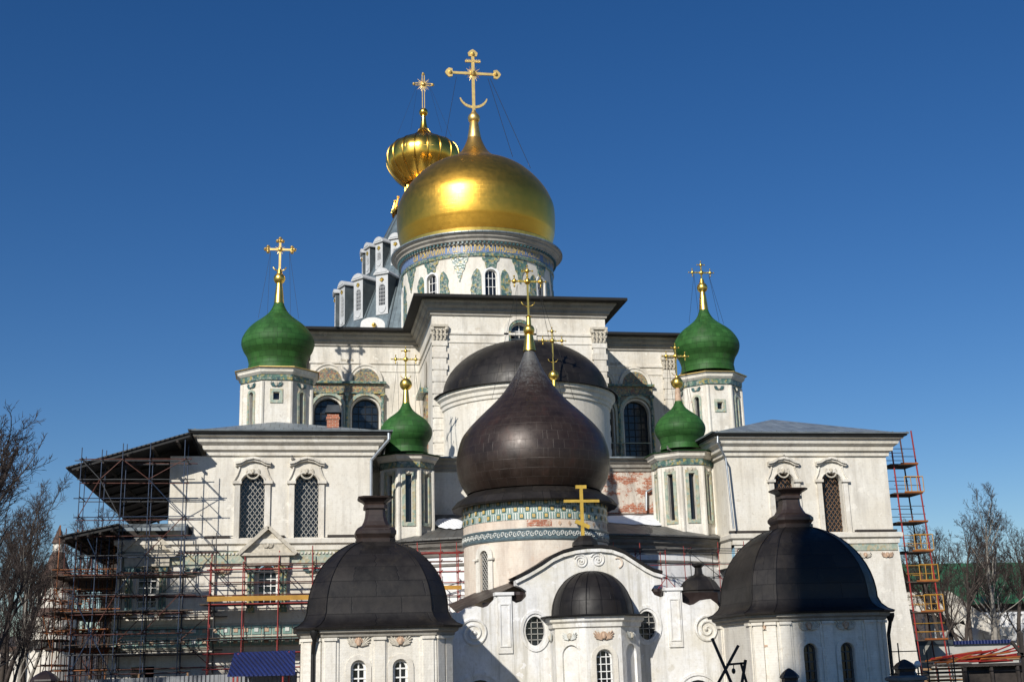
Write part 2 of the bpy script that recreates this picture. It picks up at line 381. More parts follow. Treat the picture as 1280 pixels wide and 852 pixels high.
def fr2(fr, off): return lambda u, v, d=0: fr(u, v, d+off)

def cherub(parent, fr, u, v, w=.7, mat='relief', wing='relief'):
    b = MB()
    c = fr(u, v, .05)
    b.ball(c, w*.125, 8, 0, 1.3)
    for k in range(7): b.ball(fr(u+w*.15*math.cos(R(30*k)), v+w*.02+w*.15*math.sin(R(30*k)), .02), w*.06, 6)
    for s in (-1, 1):
        for k in range(5):
            a = R(12+13*k); L = w*(.32, .42, .52, .54, .42)[k]
            p = fr(u+s*w*.09, v-w*.16, .02); q = fr(u+s*(w*.09+L*math.cos(a)), v-w*.16+L*math.sin(a)*.95, .03)
            b.tube(p, q, w*.05, 5, w*.03, 1)
    return b.build('cherub_relief', [M[mat], M[wing]], parent, True)

def spiral(parent, fr, u, v, r, s=1, mat='plaster_white', tube=.07, turns=2.4):
    b = MB(); pts = []
    for k in range(71):
        a = 2*PI*turns*k/70; rr = r*(1-.9*k/70); pts.append(fr(u+s*rr*math.cos(a+.4), v+rr*math.sin(a+.4), .0))
    for i, (p, q) in enumerate(zip(pts, pts[1:])): b.tube(p, q, tube*(1-.5*i/70), 6)
    b.ball(pts[-1], tube*1.2, 8)
    return b.build('scroll_relief', M[mat], parent, True)

def cross(parent, x, y, z, h, w, kind='ball', mat='gold_plain', t=.09):
    """Orthodox cross standing at (x, y, z): h tall, w wide."""
    b = MB(); top = z+h; zc = z+h*.70
    P = lambda dx, dz: V((x+dx, y, z+dz))
    if kind == 'ball':
        b.bar(V((x, y, z)), V((x, y, top-.1*h)), t, t*.6); b.bar(V((x-w*.42, y, zc)), V((x+w*.42, y, zc)), t, t*.6)
        r = w*.068
        for (cx, cz, s) in ((x, zc, 1.35), (x-w*.36, zc, 1), (x+w*.36, zc, 1), (x, top-.09*h, 1)):
            b.ball(V((cx, y, cz)), r*s, 10)
            if s == 1:
                for (ax, az) in ((1,0), (-1,0), (0,1), (0,-1)):
                    e = V((cx+ax*r*2.1, y, cz+az*r*2.1)); b.ball(e, r*.42, 8)
                    b.tube(V((cx, y, cz)), e, r*.22, 5)
        pts = [V((x+w*.19*math.sin(a), y, z+h*.30-w*.17*math.cos(a)+w*.03)) for a in [R(-75+15*k) for k in range(11)]]
        b.path(pts, t*.28, 5)
    elif kind == 'trefoil':
        b.bar(V((x, y, z)), V((x, y, top-.08*h)), t, t*.6); b.bar(V((x-w*.4, y, zc)), V((x+w*.4, y, zc)), t, t*.6)
        r = w*.075
        for (cx, cz, ax, az) in ((x-w*.38, zc, -1, 0), (x+w*.38, zc, 1, 0), (x, top-.09*h, 0, 1)):
            for (dx, dz) in ((ax, az), (az, ax), (-az, -ax)):
                if (dx, dz) != (0, 0): b.lathe(V((cx+dx*r*1.1, y, cz+dz*r*1.1)), [(0, -r*.85), (r*.6, -r*.6), (r*.85, 0), (r*.6, r*.6), (0, r*.85)], 10)
            b.ball(V((cx, y, cz)), r*.8, 8)
        b.ball(V((x, y, zc)), r*1.1, 10)
        for k in range(12):
            a = 2*PI*k/12; b.tube(V((x, y, zc)), V((x+math.cos(a)*w*.17, y, zc+math.sin(a)*w*.17)), t*.3, 5, t*.08)
        pts = [V((x+w*.22*math.sin(a), y, z+h*.22-w*.2*math.cos(a)+w*.12)) for a in [R(-70+14*k) for k in range(11)]]
        b.path(pts, t*.35, 5)
    elif kind == 'big':
        b.bar(V((x, y, z)), V((x, y, top-.1*h)), t*1.35, t*.6); b.bar(V((x-w*.42, y, z+h*.6)), V((x+w*.42, y, z+h*.6)), t*1.1, t*.55)
        zc = z+h*.6
        def spade(cx, cz, ax, az):
            s = w*.095; base = [(-.8, -.45), (-.9, .0), (-.95, .25), (-.45, .75), (0, 1.0), (.45, .75), (.95, .25), (.9, 0), (.8, -.45)]
            fr = (lambda u, v, d=0: V((cx+(u*az+v*ax)*s, y-d, cz+(v*az+u*ax)*s)))
            b.panel(fr2(fr, t*.4), [(u, v) for u, v in base], [], 0, 0, t*.8); b.panel(fr2(fr, -t*.4), [(u, v) for u, v in base])
            b.ball(V((cx, y-t*.4, cz)), s*.4, 8)
        spade(x-w*.42, zc, -1, 0); spade(x+w*.42, zc, 1, 0); spade(x, top-.09*h, 0, 1)
        for k in range(18): b.box((x-w*.14+w*.28*k/18, y-t*.35, z+h*.775), (x-w*.14+w*.28*(k+.7)/18, y+t*.35, z+h*.775+(.30 if k % 2 else .22)))
        b.box((x-w*.145, y-t*.3, z+h*.785), (x+w*.145, y+t*.3, z+h*.80))
        b.lathe(V((x, y, zc)), [(0, -.26), (.19, -.19), (.27, 0), (.19, .19), (0, .26)], 14)
        for k in range(28):
            a = 2*PI*k/28; L = w*(.16 if k % 2 else .12); b.tube(V((x, y, zc)), V((x+math.cos(a)*L, y, zc+math.sin(a)*L)), t*.25, 5, t*.05)
        pts = [V((x+w*.25*math.sin(a), y, z+h*.16-w*.22*math.cos(a)+w*.10)) for a in [R(-78+13*k) for k in range(13)]]
        for i, (p, q) in enumerate(zip(pts, pts[1:])): b.bar(p, q, t*(.5+.7*math.sin(PI*(i+.5)/12)), t*.5)
    elif kind == 'lace':
        for dx in (-t*.7, t*.7): b.bar(V((x+dx, y, z)), V((x+dx, y, top)), t*.45, t*.4)
        for dz in (-t*.7, t*.7): b.bar(V((x-w*.45, y, zc+dz)), V((x+w*.45, y, zc+dz)), t*.45, t*.4)
        for k in range(24):
            a = 2*PI*k/24; L = w*(.42 if k % 2 else .33); b.tube(V((x, y, zc)), V((x+math.cos(a)*L, y, zc+math.sin(a)*L)), t*.3, 5, t*.08)
        for cx, cz in ((x-w*.5, zc), (x+w*.5, zc), (x, top)): b.ball(V((cx, y, cz)), t*1.1, 8)
        b.ball(V((x, y, zc)), w*.12, 10)
    return b.build('cross', M[mat], parent, 40)

def wires(parent, p, w, drop, rad, z, n=4):
    b = MB()
    for k, (dx, sx) in enumerate(((-w*.3, -1), (-w*.3, -.55), (w*.3, .6), (w*.3, 1))[:n]):
        b.tube(V((p[0]+dx, p[1], p[2])), V((p[0]+sx*rad, p[1]-rad*(.3 if k in (0, 3) else .7), z)), .012, 4)
    return b.build('guy_wire', M['iron'], parent)

ONION_DARK = [(.86,-.42),(.90,-.36),(.955,-.26),(.99,-.13),(1,0),(.985,.14),(.93,.32),(.855,.43),(.765,.53),(.63,.66),(.49,.79),(.37,.92),(.272,1.06),(.19,1.19),(.13,1.32),(.08,1.44),(.045,1.55)]
ONION_GREEN = [(.82,-.80),(.805,-.72),(.795,-.64),(.785,-.58),(.80,-.50),(.84,-.38),(.90,-.29),(.95,-.2),(.99,-.08),(1,0),(.99,.1),(.955,.2),(.88,.33),(.77,.47),(.62,.60),(.46,.71),(.32,.82),(.235,.92),(.17,1.04),(.125,1.17),(.09,1.30)]
ONION_GOLD = [(.90,-.60),(.915,-.52),(.945,-.42),(.97,-.33),(.985,-.27),(.997,-.16),(1,0),(.985,.12),(.94,.24),(.885,.34),(.80,.45),(.70,.55),(.585,.64),(.44,.715),(.32,.755),(.23,.79),(.165,.85),(.12,.93),(.085,1.02),(.058,1.13),(.04,1.22)]
MELON = [(.42,-.78),(.55,-.70),(.74,-.55),(.88,-.38),(.97,-.2),(1,0),(.98,.16),(.90,.33),(.76,.47),(.58,.57),(.38,.63),(.24,.67),(.15,.74),(.10,.86),(.07,1.0),(.05,1.2)]
def smoothprof(p, k=3):
    out = []
    for i in range(len(p)-1):
        p0, p1, p2, p3 = p[max(0, i-1)], p[i], p[i+1], p[min(len(p)-1, i+2)]
        for j in range(k):
            t = j/k; out.append(tuple(.5*((2*b)+(-a+c)*t+(2*a-5*b+4*c-d)*t*t+(-a+3*b-3*c+d)*t**3) for a, b, c, d in zip(p0, p1, p2, p3)))
    return out+[p[-1]]

def true_profile(prof, e):
    """the listed profiles are outlines as seen from below at elevation e; turn one into the solid's own profile"""
    p = smoothprof(prof, 4); se, ce = math.sin(e), math.cos(e); out = []
    for i in range(len(p)):
        a, b_ = p[max(0, i-2)], p[min(len(p)-1, i+2)]; d = (b_[0]-a[0])/max(1e-4, b_[1]-a[1])
        x, h = p[i]; out.append((x*math.sqrt(1+(d*se)**2), h/ce+x*d*se*se/ce))
    res = [out[0]]
    for q in out[1:]:
        if q[1] > res[-1][1]+.012: res.append(q)
    return res
def onion(parent, prof, c, Rr, mat, n=48, name='onion_dome', ribs=0):
    dd_ = math.atan2(c[2]-3, math.hypot(c[0], c[1]))
    b = MB(); pr = [(r*Rr, z*Rr) for r, z in true_profile(prof, dd_)]
    if ribs:
        c = V(c); rows = []; nn = ribs*6
        for r, z in pr:
            row = []
            for j in range(nn):
                a = 2*PI*j/nn; k = abs(math.sin(ribs*a/2)); rr = r*(1-.016*(1-k))
                row.append(c+V((math.sin(a)*rr, -math.cos(a)*rr, z)))
            rows.append(row)
        L = [0]
        for q in range(1, len(pr)): L.append(L[-1]+math.hypot(pr[q][0]-pr[q-1][0], pr[q][1]-pr[q-1][1]))
        b.grid(rows, 0, lambda A, B: (B*6.28*Rr/nn, L[A]), closed=True)
        o = b.build(name, M[mat], parent, True)
        rb = MB()
        for j in range(ribs):
            a = 2*PI*j/ribs
            rb.path([c+V((math.sin(a)*r*.985, -math.cos(a)*r*.99, z)) for r, z in pr if r > .12*Rr], .085, 6)
        rb.build('rib', M['gold_bright'], o, True)
        return o
    b.lathe(c, pr, n)
    return b.build(name, M[mat], parent, True)

def octagon_drum(parent, cx, cy, r, z0, z1, mat, win=None, name='drum'):
    """octagon with a face towards the camera (r: half width across flats); win(face index)->hole list"""
    b = MB(); wins = []; s = r*.4142
    for k in range(8):
        a = k*PI/4; n = V((math.sin(a), -math.cos(a), 0)); ux = V((math.cos(a), math.sin(a), 0))
        fr = (lambda o, ux, n: (lambda u, v, d=0: o+ux*u+Z*v+n*d))(V((cx, cy, 0))+n*r, ux, n)
        hs = win(k) if win else []
        b.panel(fr, rect(-s, z0, s, z1), [h[0] for h in hs], .3); wins.append((fr, hs, k))
    b.face([V((cx+x*r, cy+y*r, z1)) for x, y in ((-.4142,-1),(.4142,-1),(1,-.4142),(1,.4142),(.4142,1),(-.4142,1),(-1,.4142),(-1,-.4142))])
    o = b.build(name, M[mat], parent)
    return o, wins

# ------------------------------------------------------------------ setting
g = MB(); g.box((-900, -300, -1.0), (1200, 2500, 0)); tag(g.build('ground', M['ground']), None, None, None, 'structure')
def hill_z(x, y): return max(0, min(1, (y-270)/60))*(17+3.5*math.sin(x*.012)+1.6*math.sin(x*.041+1))
h = MB(); h.grid([[V((-800+25*i, y, hill_z(-800+25*i, y))) for i in range(82)] for y in (268, 285, 300, 315, 332, 420, 600)])
tag(h.build('hills', M['hill'], None, True), None, None, None, 'structure')

# ================================================================== CATHEDRAL
cath = thing('cathedral', (15, 90, 0), 'huge cream-white cathedral with gilded main dome, four green onion turrets and a grey tent roof', 'cathedral')
XL, XR, YM = .74, 29.0, 91.0
BX0, BX1, YB = 8.88, 21.16, 82.0
ZE = 27.4

# ---- main body with paired decorated windows each side of the block
def pair_windows(xa, xb, Y, zb, ztop, w):
    return [arch(xa, zb, w, ztop-zb), arch(xb, zb, w, ztop-zb)]
wz = zat(410, 497, YM); wlow = wz-4.4
lx = [xat(410, 500, YM), xat(457, 500, YM)]
cxs = (XL+XR)/2
rx = [xat(795, 510, YM), xat(750, 510, YM)]
b = MB()
holes = [arch(x, wlow, 2.0, wz-wlow, 12) for x in lx+rx]
b.panel(fy(YM), [(XL, 0), (XR, 0), (XR, ZE), (XL, ZE)], holes, .6)
b.face([V((XL, YM, 0)), V((XL, 130, 0)), V((XL, 130, ZE)), V((XL, YM, ZE))]); b.face([V((XR, YM, 0)), V((XR, 130, 0)), V((XR, 130, ZE)), V((XR, YM, ZE))])
b.face([V((XL, 130, 0)), V((XR, 130, 0)), V((XR, 130, ZE)), V((XL, 130, ZE))])
b.build('wall', M['plaster'], cath)
for x in lx+rx: window(cath, fy(YM), x, wlow, 2.0, wz-wlow, .6, 'grid', 'iron', 'glass_blue', 4, 8, .05)
for xs in (lx, rx):
    xm = sum(xs)/2; x0, x1 = xm-2.75, xm+2.75
    zc = zat(430, 480, YM)
    s = MB(); s.panel(fy(YM-.16), rect(x0, wlow-.6, x1, zc), [arch(x, wlow, 2.25, wz-wlow+.15, 12) for x in xs], .16, 0, .16)
    sf = s.build('tiled_surround', M['tile_gold'], cath)
    s = MB()
    s.box((x0-.15, YM-.42, zc), (x1+.15, YM-.002, zc+.16)); s.box((x0-.05, YM-.3, zc-.75), (x1+.05, YM-.163, zc-.66))
    for x in (x0+.12, xm, x1-.12):
        s.tube(V((x, YM-.3, wlow-.6)), V((x, YM-.3, zc-.8)), .11, 10); s.box((x-.17, YM-.46, zc-.95), (x+.17, YM-.18, zc-.75))
    s.build('colonnettes', M['tile_green'], sf)
    for x in xs:
        s = MB(); o = arch(x, wlow+1, 2.75, wz-wlow-.6, 14); i = arch(x, wlow+.9, 2.3, wz-wlow-.75, 14)
        s.panel(fy(YM-.26), o, [arch(x, wlow+1.05, 2.3, wz-wlow-.88, 14)], .1, 0, .1); s.build('arch_moulding', M['tile_frieze'], sf)
        zl = zc+.17; rr = 1.22
        s = MB(); s.panel(fy(YM-.14), [(x-rr, zl)]+[(x+rr*math.cos(a), zl+rr*1.08*math.sin(a)) for a in [PI*k/16 for k in range(17)]][::1], [], 0, 0, .14, 0)
        lu = s.build('lunette', M['plaster'], sf)
        s = MB(); s.panel(fy(YM-.17), [(x+1.0*math.cos(a), zl+.03+1.0*math.sin(a)) for a in [PI*k/16 for k in range(17)]], [], 0, 0, .03); s.build('flower_tiles', M['tile_gold'], sf)
        s = MB(); s.path([fy(YM-.14)(x+rr*math.cos(a), zl+rr*1.08*math.sin(a), 0) for a in [PI*k/16 for k in range(17)]], .09, 6); s.build('hood_mould', M['plaster'], sf, True)
    cherub(cath, fy(YM-.02), xm, zc+1.75, .9)
# main eave: cornice and black overhanging roof
prof = [(0, ZE-1.9), (.06, ZE-1.9), (.06, ZE-1.75), (0, ZE-1.7)]
def cornice_profile(z, k=1.0): return [(0, z-1.15*k), (.14*k, z-1.12*k), (.16*k, z-.9*k), (.34*k, z-.82*k), (.38*k, z-.6*k), (.62*k, z-.42*k), (.68*k, z-.2*k), (.85*k, z-.12*k), (.85*k, z), (0, z)]
out = [(XL, 130), (XL, YM), (BX0, YM), (BX0, YB), (BX1, YB), (BX1, YM), (XR, YM), (XR, 130)]
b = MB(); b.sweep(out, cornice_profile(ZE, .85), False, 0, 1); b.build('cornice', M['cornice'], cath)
b = MB(); b.sweep(out, [(0, ZE-2.35), (.1, ZE-2.3), (.1, ZE-2.16), (0, ZE-2.12)], False, 0, 1)
b.sweep(out, [(0, ZE-2.95), (.06, ZE-2.9), (.06, ZE-2.82), (0, ZE-2.8)], False, 0, 1); b.build('string_course', M['plaster'], cath)
b = MB()
ov = 1.36
b.sweep(out, [(-.3, ZE+.003), (ov, ZE+.003), (ov, ZE+.19), (-.3, ZE+.30)], False, 0, 1)
b.build('eave', M['eave'], cath)
b = MB()
b.box((XL, YM, ZE+.2), (XR, 130, ZE+.5)); b.box((BX0, YB, ZE+.2), (BX1, YM, ZE+.45)); b.build('roof', M['roof_pale'], cath)

# ---- projecting block
wx = xat(650, 415, YB); wzb = zat(650, 432, YB)
b = MB(); hole = arch(wx, wzb, 1.35, zat(650, 403, YB)-wzb, 12)
b.panel(fy(YB), rect(BX0, 0, BX1, ZE), [hole], .45)
for x in (BX0, BX1): b.face([V((x, YB, 0)), V((x, YM, 0)), V((x, YM, ZE)), V((x, YB, ZE))])
b.build('wall', M['plaster'], cath)
window(cath, fy(YB), wx, wzb, 1.35, zat(650, 403, YB)-wzb, .45, 'grid', 'frame_white', 'glass_blue', 2, 3, .06)
b = MB(); hh = zat(650, 403, YB)-wzb
b.panel(fy(YB-.1), arch(wx, wzb, 2.3, hh+.5, 14), [arch(wx, wzb+.02, 1.65, hh+.17, 14)], .1, 0, .1); b.build('arch_moulding', M['plaster'], cath)
b = MB(); b.panel(fy(YB-.05), arch(wx, wzb, 1.62, hh+.14, 14), [arch(wx, wzb+.01, 1.36, hh, 14)], .05, 0, .05); b.build('tile_band', M['tile_green'], cath)
def pilaster(x0, x1, Y, z0, z1, parent):
    b = MB(); h = .42; z = z0; k = 0
    while z < z1-.1:
        e = .0 if k % 2 else .09
        b.box((x0+.04-e, Y-.14-e*.5, z), (x1-.04+e, Y-.002, min(z+h-.02, z1))); z += h; k += 1
    p = b.build('pilaster', M['plaster'], parent)
    b = MB(); xm = (x0+x1)/2; w = (x1-x0)
    b.box((x0-.1, Y-.34, z1+.95), (x1+.1, Y-.003, z1+1.12))
    b.panel(fy(Y-.2), [(x0, z1), (x1, z1), (x1+.05, z1+.4), (x1+.14, z1+.95), (x0-.14, z1+.95), (x0-.05, z1+.4)], [], 0, 0, .197)
    for row in range(2):
        for i in range(4):
            u = x0+w*(i+.5)/4; v = z1+.08+row*.36
            b.tube(V((u, Y-.2, v)), V((u+(i-1.5)*.04, Y-.34, v+.3)), .09, 6, .05); b.ball(V((u+(i-1.5)*.04, Y-.36, v+.3)), .08, 6)
    for s in (-1, 1): b.ball(V((xm+s*(w/2), Y-.26, z1+.8)), .16, 8)
    b.build('capital', M['relief'], p, True)
    return p
zc0, zc1 = zat(545, 426, YB), zat(545, 405, YB)
for x0, x1 in ((BX0+.02, BX0+1.0), (BX1-1.0, BX1-.02)):
    pilaster(x0, x1, YB, 15, zc0, cath)
pilaster(XR-1.05, XR-.05, YM, 15, zat(840, 462, YM), cath)
# window with canopy on the left flank of the block
frs = frame((BX0, 90, 0), (0, -1, 0))
b = MB(); b.panel(fr2(frs, .15), rect(2.6, 16, 5.0, 21.6), [arch(3.8, 16.8, 1.2, 4)], .15, 0, .15); sf = b.build('tiled_surround', M['tile_gold'], cath)
b = MB(); b.obox(frs(2.4, 21.6, 0), V((0, -2.8, 0)), V((-.6, 0, 0)), V((0, 0, .35)))
b.face([frs(2.4, 21.95, .5), frs(5.2, 21.95, .5), frs(3.8, 22.9, .35)]); b.build('canopy', M['tile_green'], sf)
b = MB(); b.panel(fr2(frs, .05), arch(3.8, 22.2, 1.5, 2.0)); b.build('niche', M['relief'], sf)

# ---- semicircular apse with dark half dome
ac = V((15.3, 82.2, 0)); ar = 5.75
ze = zat(658, 480, 77); ztop = zat(655, 428, 82)
b = MB(); b.lathe(ac, [(ar, 10), (ar, ze)], 48, 0, -PI/2, PI/2); b.build('apse_wall', M['plaster_cream'], cath, True)
b = MB(); b.lathe(ac, [(ar, ze-.95), (ar+.1, ze-.9), (ar+.12, ze-.7), (ar+.22, ze-.62), (ar+.25, ze-.4), (ar+.42, ze-.25), (ar+.42, ze), (ar, ze+.05)], 48, 0, -PI/2, PI/2); b.build('cornice', M['plaster_cream'], cath, True)
b = MB(); pr = [(ar+.62, ze-.02), (ar+.62, ze+.05)]+[((ar+.02)*math.cos(a), ze+.1+(ztop-ze-.1)*math.sin(a)) for a in [PI/2*k/14 for k in range(15)]]
b.lathe(ac, pr, 48, 0, -PI/2, PI/2); b.build('half_dome', M['black_sheet'], cath, True)

# ---- second tier below the apse, with lean-to metal roof and flaking brick wall
Y2 = 78.2; z2 = zat(800, 571, Y2-.6)
b = MB(); b.panel(fy(Y2), rect(18.6, 10, 25.7, z2), [], 0); b.build('wall', M['plaster_brick'], cath, label='limewashed wall with large flaked patches of red brick')
b = MB(); b.panel(fy(Y2), rect(4.25, 10, 18.6, z2), [], 0); b.build('wall', M['plaster_cream'], cath)
b = MB(); b.sweep([(4.25, Y2), (25.7, Y2)], cornice_profile(z2, .75), False, 0, 1); b.build('cornice', M['cornice'], cath)
b = MB(); zr = z2+1.7
b.face([V((4.2, Y2-.75, z2+.02)), V((25.7, Y2-.75, z2+.02)), V((25.7, 91, zr)), V((4.2, 91, zr))], 0, [(0, 0), (21.5, 0), (21.5, 5), (0, 5)])
b.box((4.2, Y2-.78, z2-.09), (25.7, Y2-.72, z2+.01)); b.build('roof', M['zinc'], cath)
b = MB(); pz = zat(800, 604, Y2-.15)
p0 = at(826, 605, Y2-.25); p1 = at(808, 614, Y2-.25); p2 = at(808, 638, Y2-.25)
b.path([p0, p1, p2], .08, 8); b.build('drainpipe', M['galv'], cath, True)

# ---- ambulatory: low curved wing in front
def ambx(r, n=24, a=R(41)): return [(15.6+r*math.sin(-a+2*a*k/n), 88.3-r*math.cos(-a+2*a*k/n)) for k in range(n+1)]
RA = 17.0; za = zat(850, 671, 72)
pw = ambx(RA)
b = MB()
for (x0, y0), (x1, y1) in zip(pw, pw[1:]): b.face([V((x0, y0, 0)), V((x1, y1, 0)), V((x1, y1, za)), V((x0, y0, za))])
b.build('ambulatory_wall', M['plaster_fresh'], cath)
b = MB(); b.sweep(pw, cornice_profile(za, .8), False, 0, 1); b.sweep(pw, [(0, za-1.5), (.1, za-1.45), (.1, za-1.35), (0, za-1.3)], False, 0, 1); b.build('cornice', M['stone_dark'], cath)
zin = zat(800, 641, Y2)
b = MB(); pe = ambx(RA+.85); pi_ = [(min(max(x, 4.2), 25.8), Y2) for x, y in ambx(RA-4)]
n = len(pe)
b.grid([[V((x, y, za+.02)) for x, y in pe], [V((x, y, za+.12)) for x, y in pe], [V((x, max(y, Y2-.02), zin)) for x, y in pi_]], 0, lambda A, B: (B*1.0, A*4))
b.build('ambulatory_roof', M['zinc_dark'], cath)
def amb_z(x, y):
    best = min(pe, key=lambda p: abs(p[0]-x)); t = (y-best[1])/(Y2-best[1]); return za+.12+(zin-za-.12)*max(0, min(1, t))

# ---- wings
def wing(x0, x1, lowx0, lowx1, wins, mirror):
    ez = zat(345, 541, 71); yw = 72.0; zl = zat(300, 672, 72)
    side = 'left' if not mirror else 'right'
    zb = zat(315, 674, 72); zt = zat(315, 591, 72); ww = 1.36
    b = MB(); b.panel(fy(yw), [(x0, zl), (x1, zl), (x1+(0.0), ez), (x0, ez)], [arch(x, zb, ww, zt-zb, 12) for x in wins], .55)
    for x in (x0, x1): b.face([V((x, yw, zl-2)), V((x, 91, zl-2)), V((x, 91, ez)), V((x, yw, ez))])
    b.build('wing_wall', M['plaster_cream'], cath)
    for x in wins:
        window(cath, fy(yw), x, zb, ww, zt-zb, .55, 'lattice', 'grille' if not mirror else 'grille_rust')
        s = MB(); hw = ww/2+.02; sp = zt-ww/2
        for sx in (-1, 1):
            a0, a1 = sorted((x+sx*hw, x+sx*(hw+.3))); s.box((a0, yw-.13, zb-.05), (a1, yw-.002, sp+.05))
            a0, a1 = sorted((x+sx*(hw-.08), x+sx*(hw+.42))); s.box((a0, yw-.24, sp+.05), (a1, yw-.003, sp+.22)); s.box((a0, yw-.2, zb-.18), (a1, yw-.003, zb+.03))
        top = zat(315, 573, 72)
        L = [(x-.98, sp+.22), (x-.80, sp+.55), (x-.62, sp+1.0), (x-.72, top-.25)]
        out = L+[(x-.55, top-.22), (x, top-.05), (x+.55, top-.22)]+[(2*x-u, v) for u, v in L[::-1]]
        inn = [(x-hw, sp+.24)]+[(x+hw*1.02*math.cos(a), sp+.24+hw*1.02*math.sin(a)*.97) for a in [PI-PI*k/10 for k in range(1, 10)]]+[(x+hw, sp+.24)]
        s.panel(fy(yw-.11), [(x-.66, sp+.24)]+L[1:]+[(x+.55, top-.25)]+[(2*x-u, v) for u, v in L[::-1][:-1]]+[(x+.66, sp+.24)], [[(u, v+.0) for u, v in arch(x, sp+.26, ww+.02, ww/2-.24+.02, 10)[0:0]]] if 0 else [], 0, 0, .11) if 0 else None
        # curved shoulders and hood
        for sx in (-1, 1):
            pts = [(x+sx*(hw+.38), sp+.2), (x+sx*(hw+.18), sp+.55), (x+sx*(hw+.05), sp+.95), (x+sx*(hw+.12), top-.3)]
            s.path([fy(yw-.05)(u, v, 0) for u, v in pts], .06, 6)
        s.path([fy(yw-.05)(x+hw*1.04*math.cos(a), sp+hw*1.04*math.sin(a), 0) for a in [PI*k/12 for k in range(13)]], .05, 6)
        hood = [(x-1.0, top-.28), (x-.7, top-.22), (x-.4, top-.05), (x, top+.03), (x+.4, top-.05), (x+.7, top-.22), (x+1.0, top-.28)]
        for p, q in zip(hood, hood[1:]): s.bar(fy(yw-.16)(p[0], p[1], 0), fy(yw-.16)(q[0], q[1], 0), .14, .32, 0, (0, 1, 0)); s.bar(fy(yw-.1)(p[0], p[1]-.13, 0), fy(yw-.1)(q[0], q[1]-.13, 0), .1, .2, 0, (0, 1, 0))
        s.build('window_surround', M['plaster'], cath)
        cherub(cath, fy(yw-.03), x, top-.75, .75, 'relief', 'plaster')
        s = MB(); s.path([fy(yw-.04)(x+.36*math.cos(a), top-.8+.36*math.sin(a), 0) for a in [R(160+22*k) for k in range(11)]], .05, 6); s.build('cartouche', M['relief'], cath, True)
    # cornice, eave and hip roof
    o2 = [(x0, 90), (x0, yw), (x1, yw), (x1, 90)]
    b = MB(); b.sweep(o2, cornice_profile(ez-.02, 1.0), False, 0, 1); b.build('cornice', M['plaster_cream'], cath)
    b = MB(); b.sweep(o2, [(.3, ez-.14), (.88, ez-.14), (.88, ez-.02), (.3, ez-.02)], False, 0, 1); b.build('cornice_band', M['cornice'], cath)
    b = MB(); b.sweep(o2, [(-.2, ez), (1.05, ez), (1.05, ez+.1), (-.2, ez+.1)], False, 0, 1); b.build('eave', M['eave'], cath)
    e = 1.08; X0, X1, Y0, Y1 = x0-e, x1+e, yw-e, 90
    rz = ez+.12; az_ = zat(345, 527, 78) if not mirror else zat(968, 524, 78)
    ax = xat(345, 527, 78) if not mirror else xat(965, 524, 78)
    A = V((ax, 78, az_)); Bk = V((ax, 90, az_))
    b = MB()
    b.face([V((X0, Y0, rz)), V((X1, Y0, rz)), A], 0, [(0, 0), (X1-X0, 0), (A.x-X0, 7)])
    b.face([V((X0, Y1, rz)), V((X0, Y0, rz)), A, Bk], 0, [(0, 0), (20, 0), (12, 6), (0, 6)])
    b.face([V((X1, Y0, rz)), V((X1, Y1, rz)), Bk, A], 0, [(0, 0), (20, 0), (20, 6), (8, 6)])
    b.sweep([(X0, Y1), (X0, Y0), (X1, Y0), (X1, Y1)], [(-.02, rz-.02), (.06, rz-.02), (.08, rz+.07), (-.02, rz+.08)], False)
    k = .3
    while k < X1-X0: b.box((X0+k, Y0-.06, rz+.05), (X0+k+.04, Y0+.1, rz+.12)); k += .95
    b.build('roof', M['zinc'], cath)
    # lower storey, slightly battered
    b = MB(); yl = yw-.12
    lw = [xat(335, 740, 72)-0.05, xat(183, 740, 72)] if not mirror else [lowx0+2.6]
    if not mirror: hs = [rect(x-.55, zat(335, 757, 72), x+.55, zat(335, 706, 72)) for x in lw]+[rect(x-.6, .6, x+.6, 3.4) for x in (lw[1], lw[0])]
    else: hs = []
    b.panel(fy(yl), [(lowx0+(-.5 if not mirror else 0), 0), (lowx1+(0 if not mirror else .75), 0), (lowx1, zl-.3), (lowx0, zl-.3)], hs, .6)
    if mirror: b.face([V((lowx1+.75, yl, 0)), V((lowx1+.75, 91, 0)), V((lowx1, 91, zl-.3)), V((lowx1, yl, zl-.3))])
    else: b.face([V((lowx0-.5, yl, 0)), V((lowx0-.5, 91, 0)), V((lowx0, 91, zl-.3)), V((lowx0, yl, zl-.3))])
    b.build('wing_wall', M['plaster' if not mirror else 'plaster_cream'], cath)
    o3 = [(lowx0, 90), (lowx0, yl), (lowx1, yl), (lowx1, 90)]
    b = MB(); b.sweep(o3, [(0, zl-.75), (.1, zl-.72), (.12, zl-.45), (.28, zl-.35), (.3, zl-.12), (.14, zl-.05), (-.3, zl)], False); b.build('string_course', M['plaster_cream'], cath)
    b = MB()
    segs = ((x0-.1, wins[0]-1.2), (wins[0]+1.2, wins[1]-1.2), (wins[1]+1.2, x1+.1))
    for s0, s1 in segs: b = MB(); b.box((s0, yw-.32, zl-.03), (s1, yw-.003, zl+.1)); b.build('ledge_flashing', M['timber'], cath)
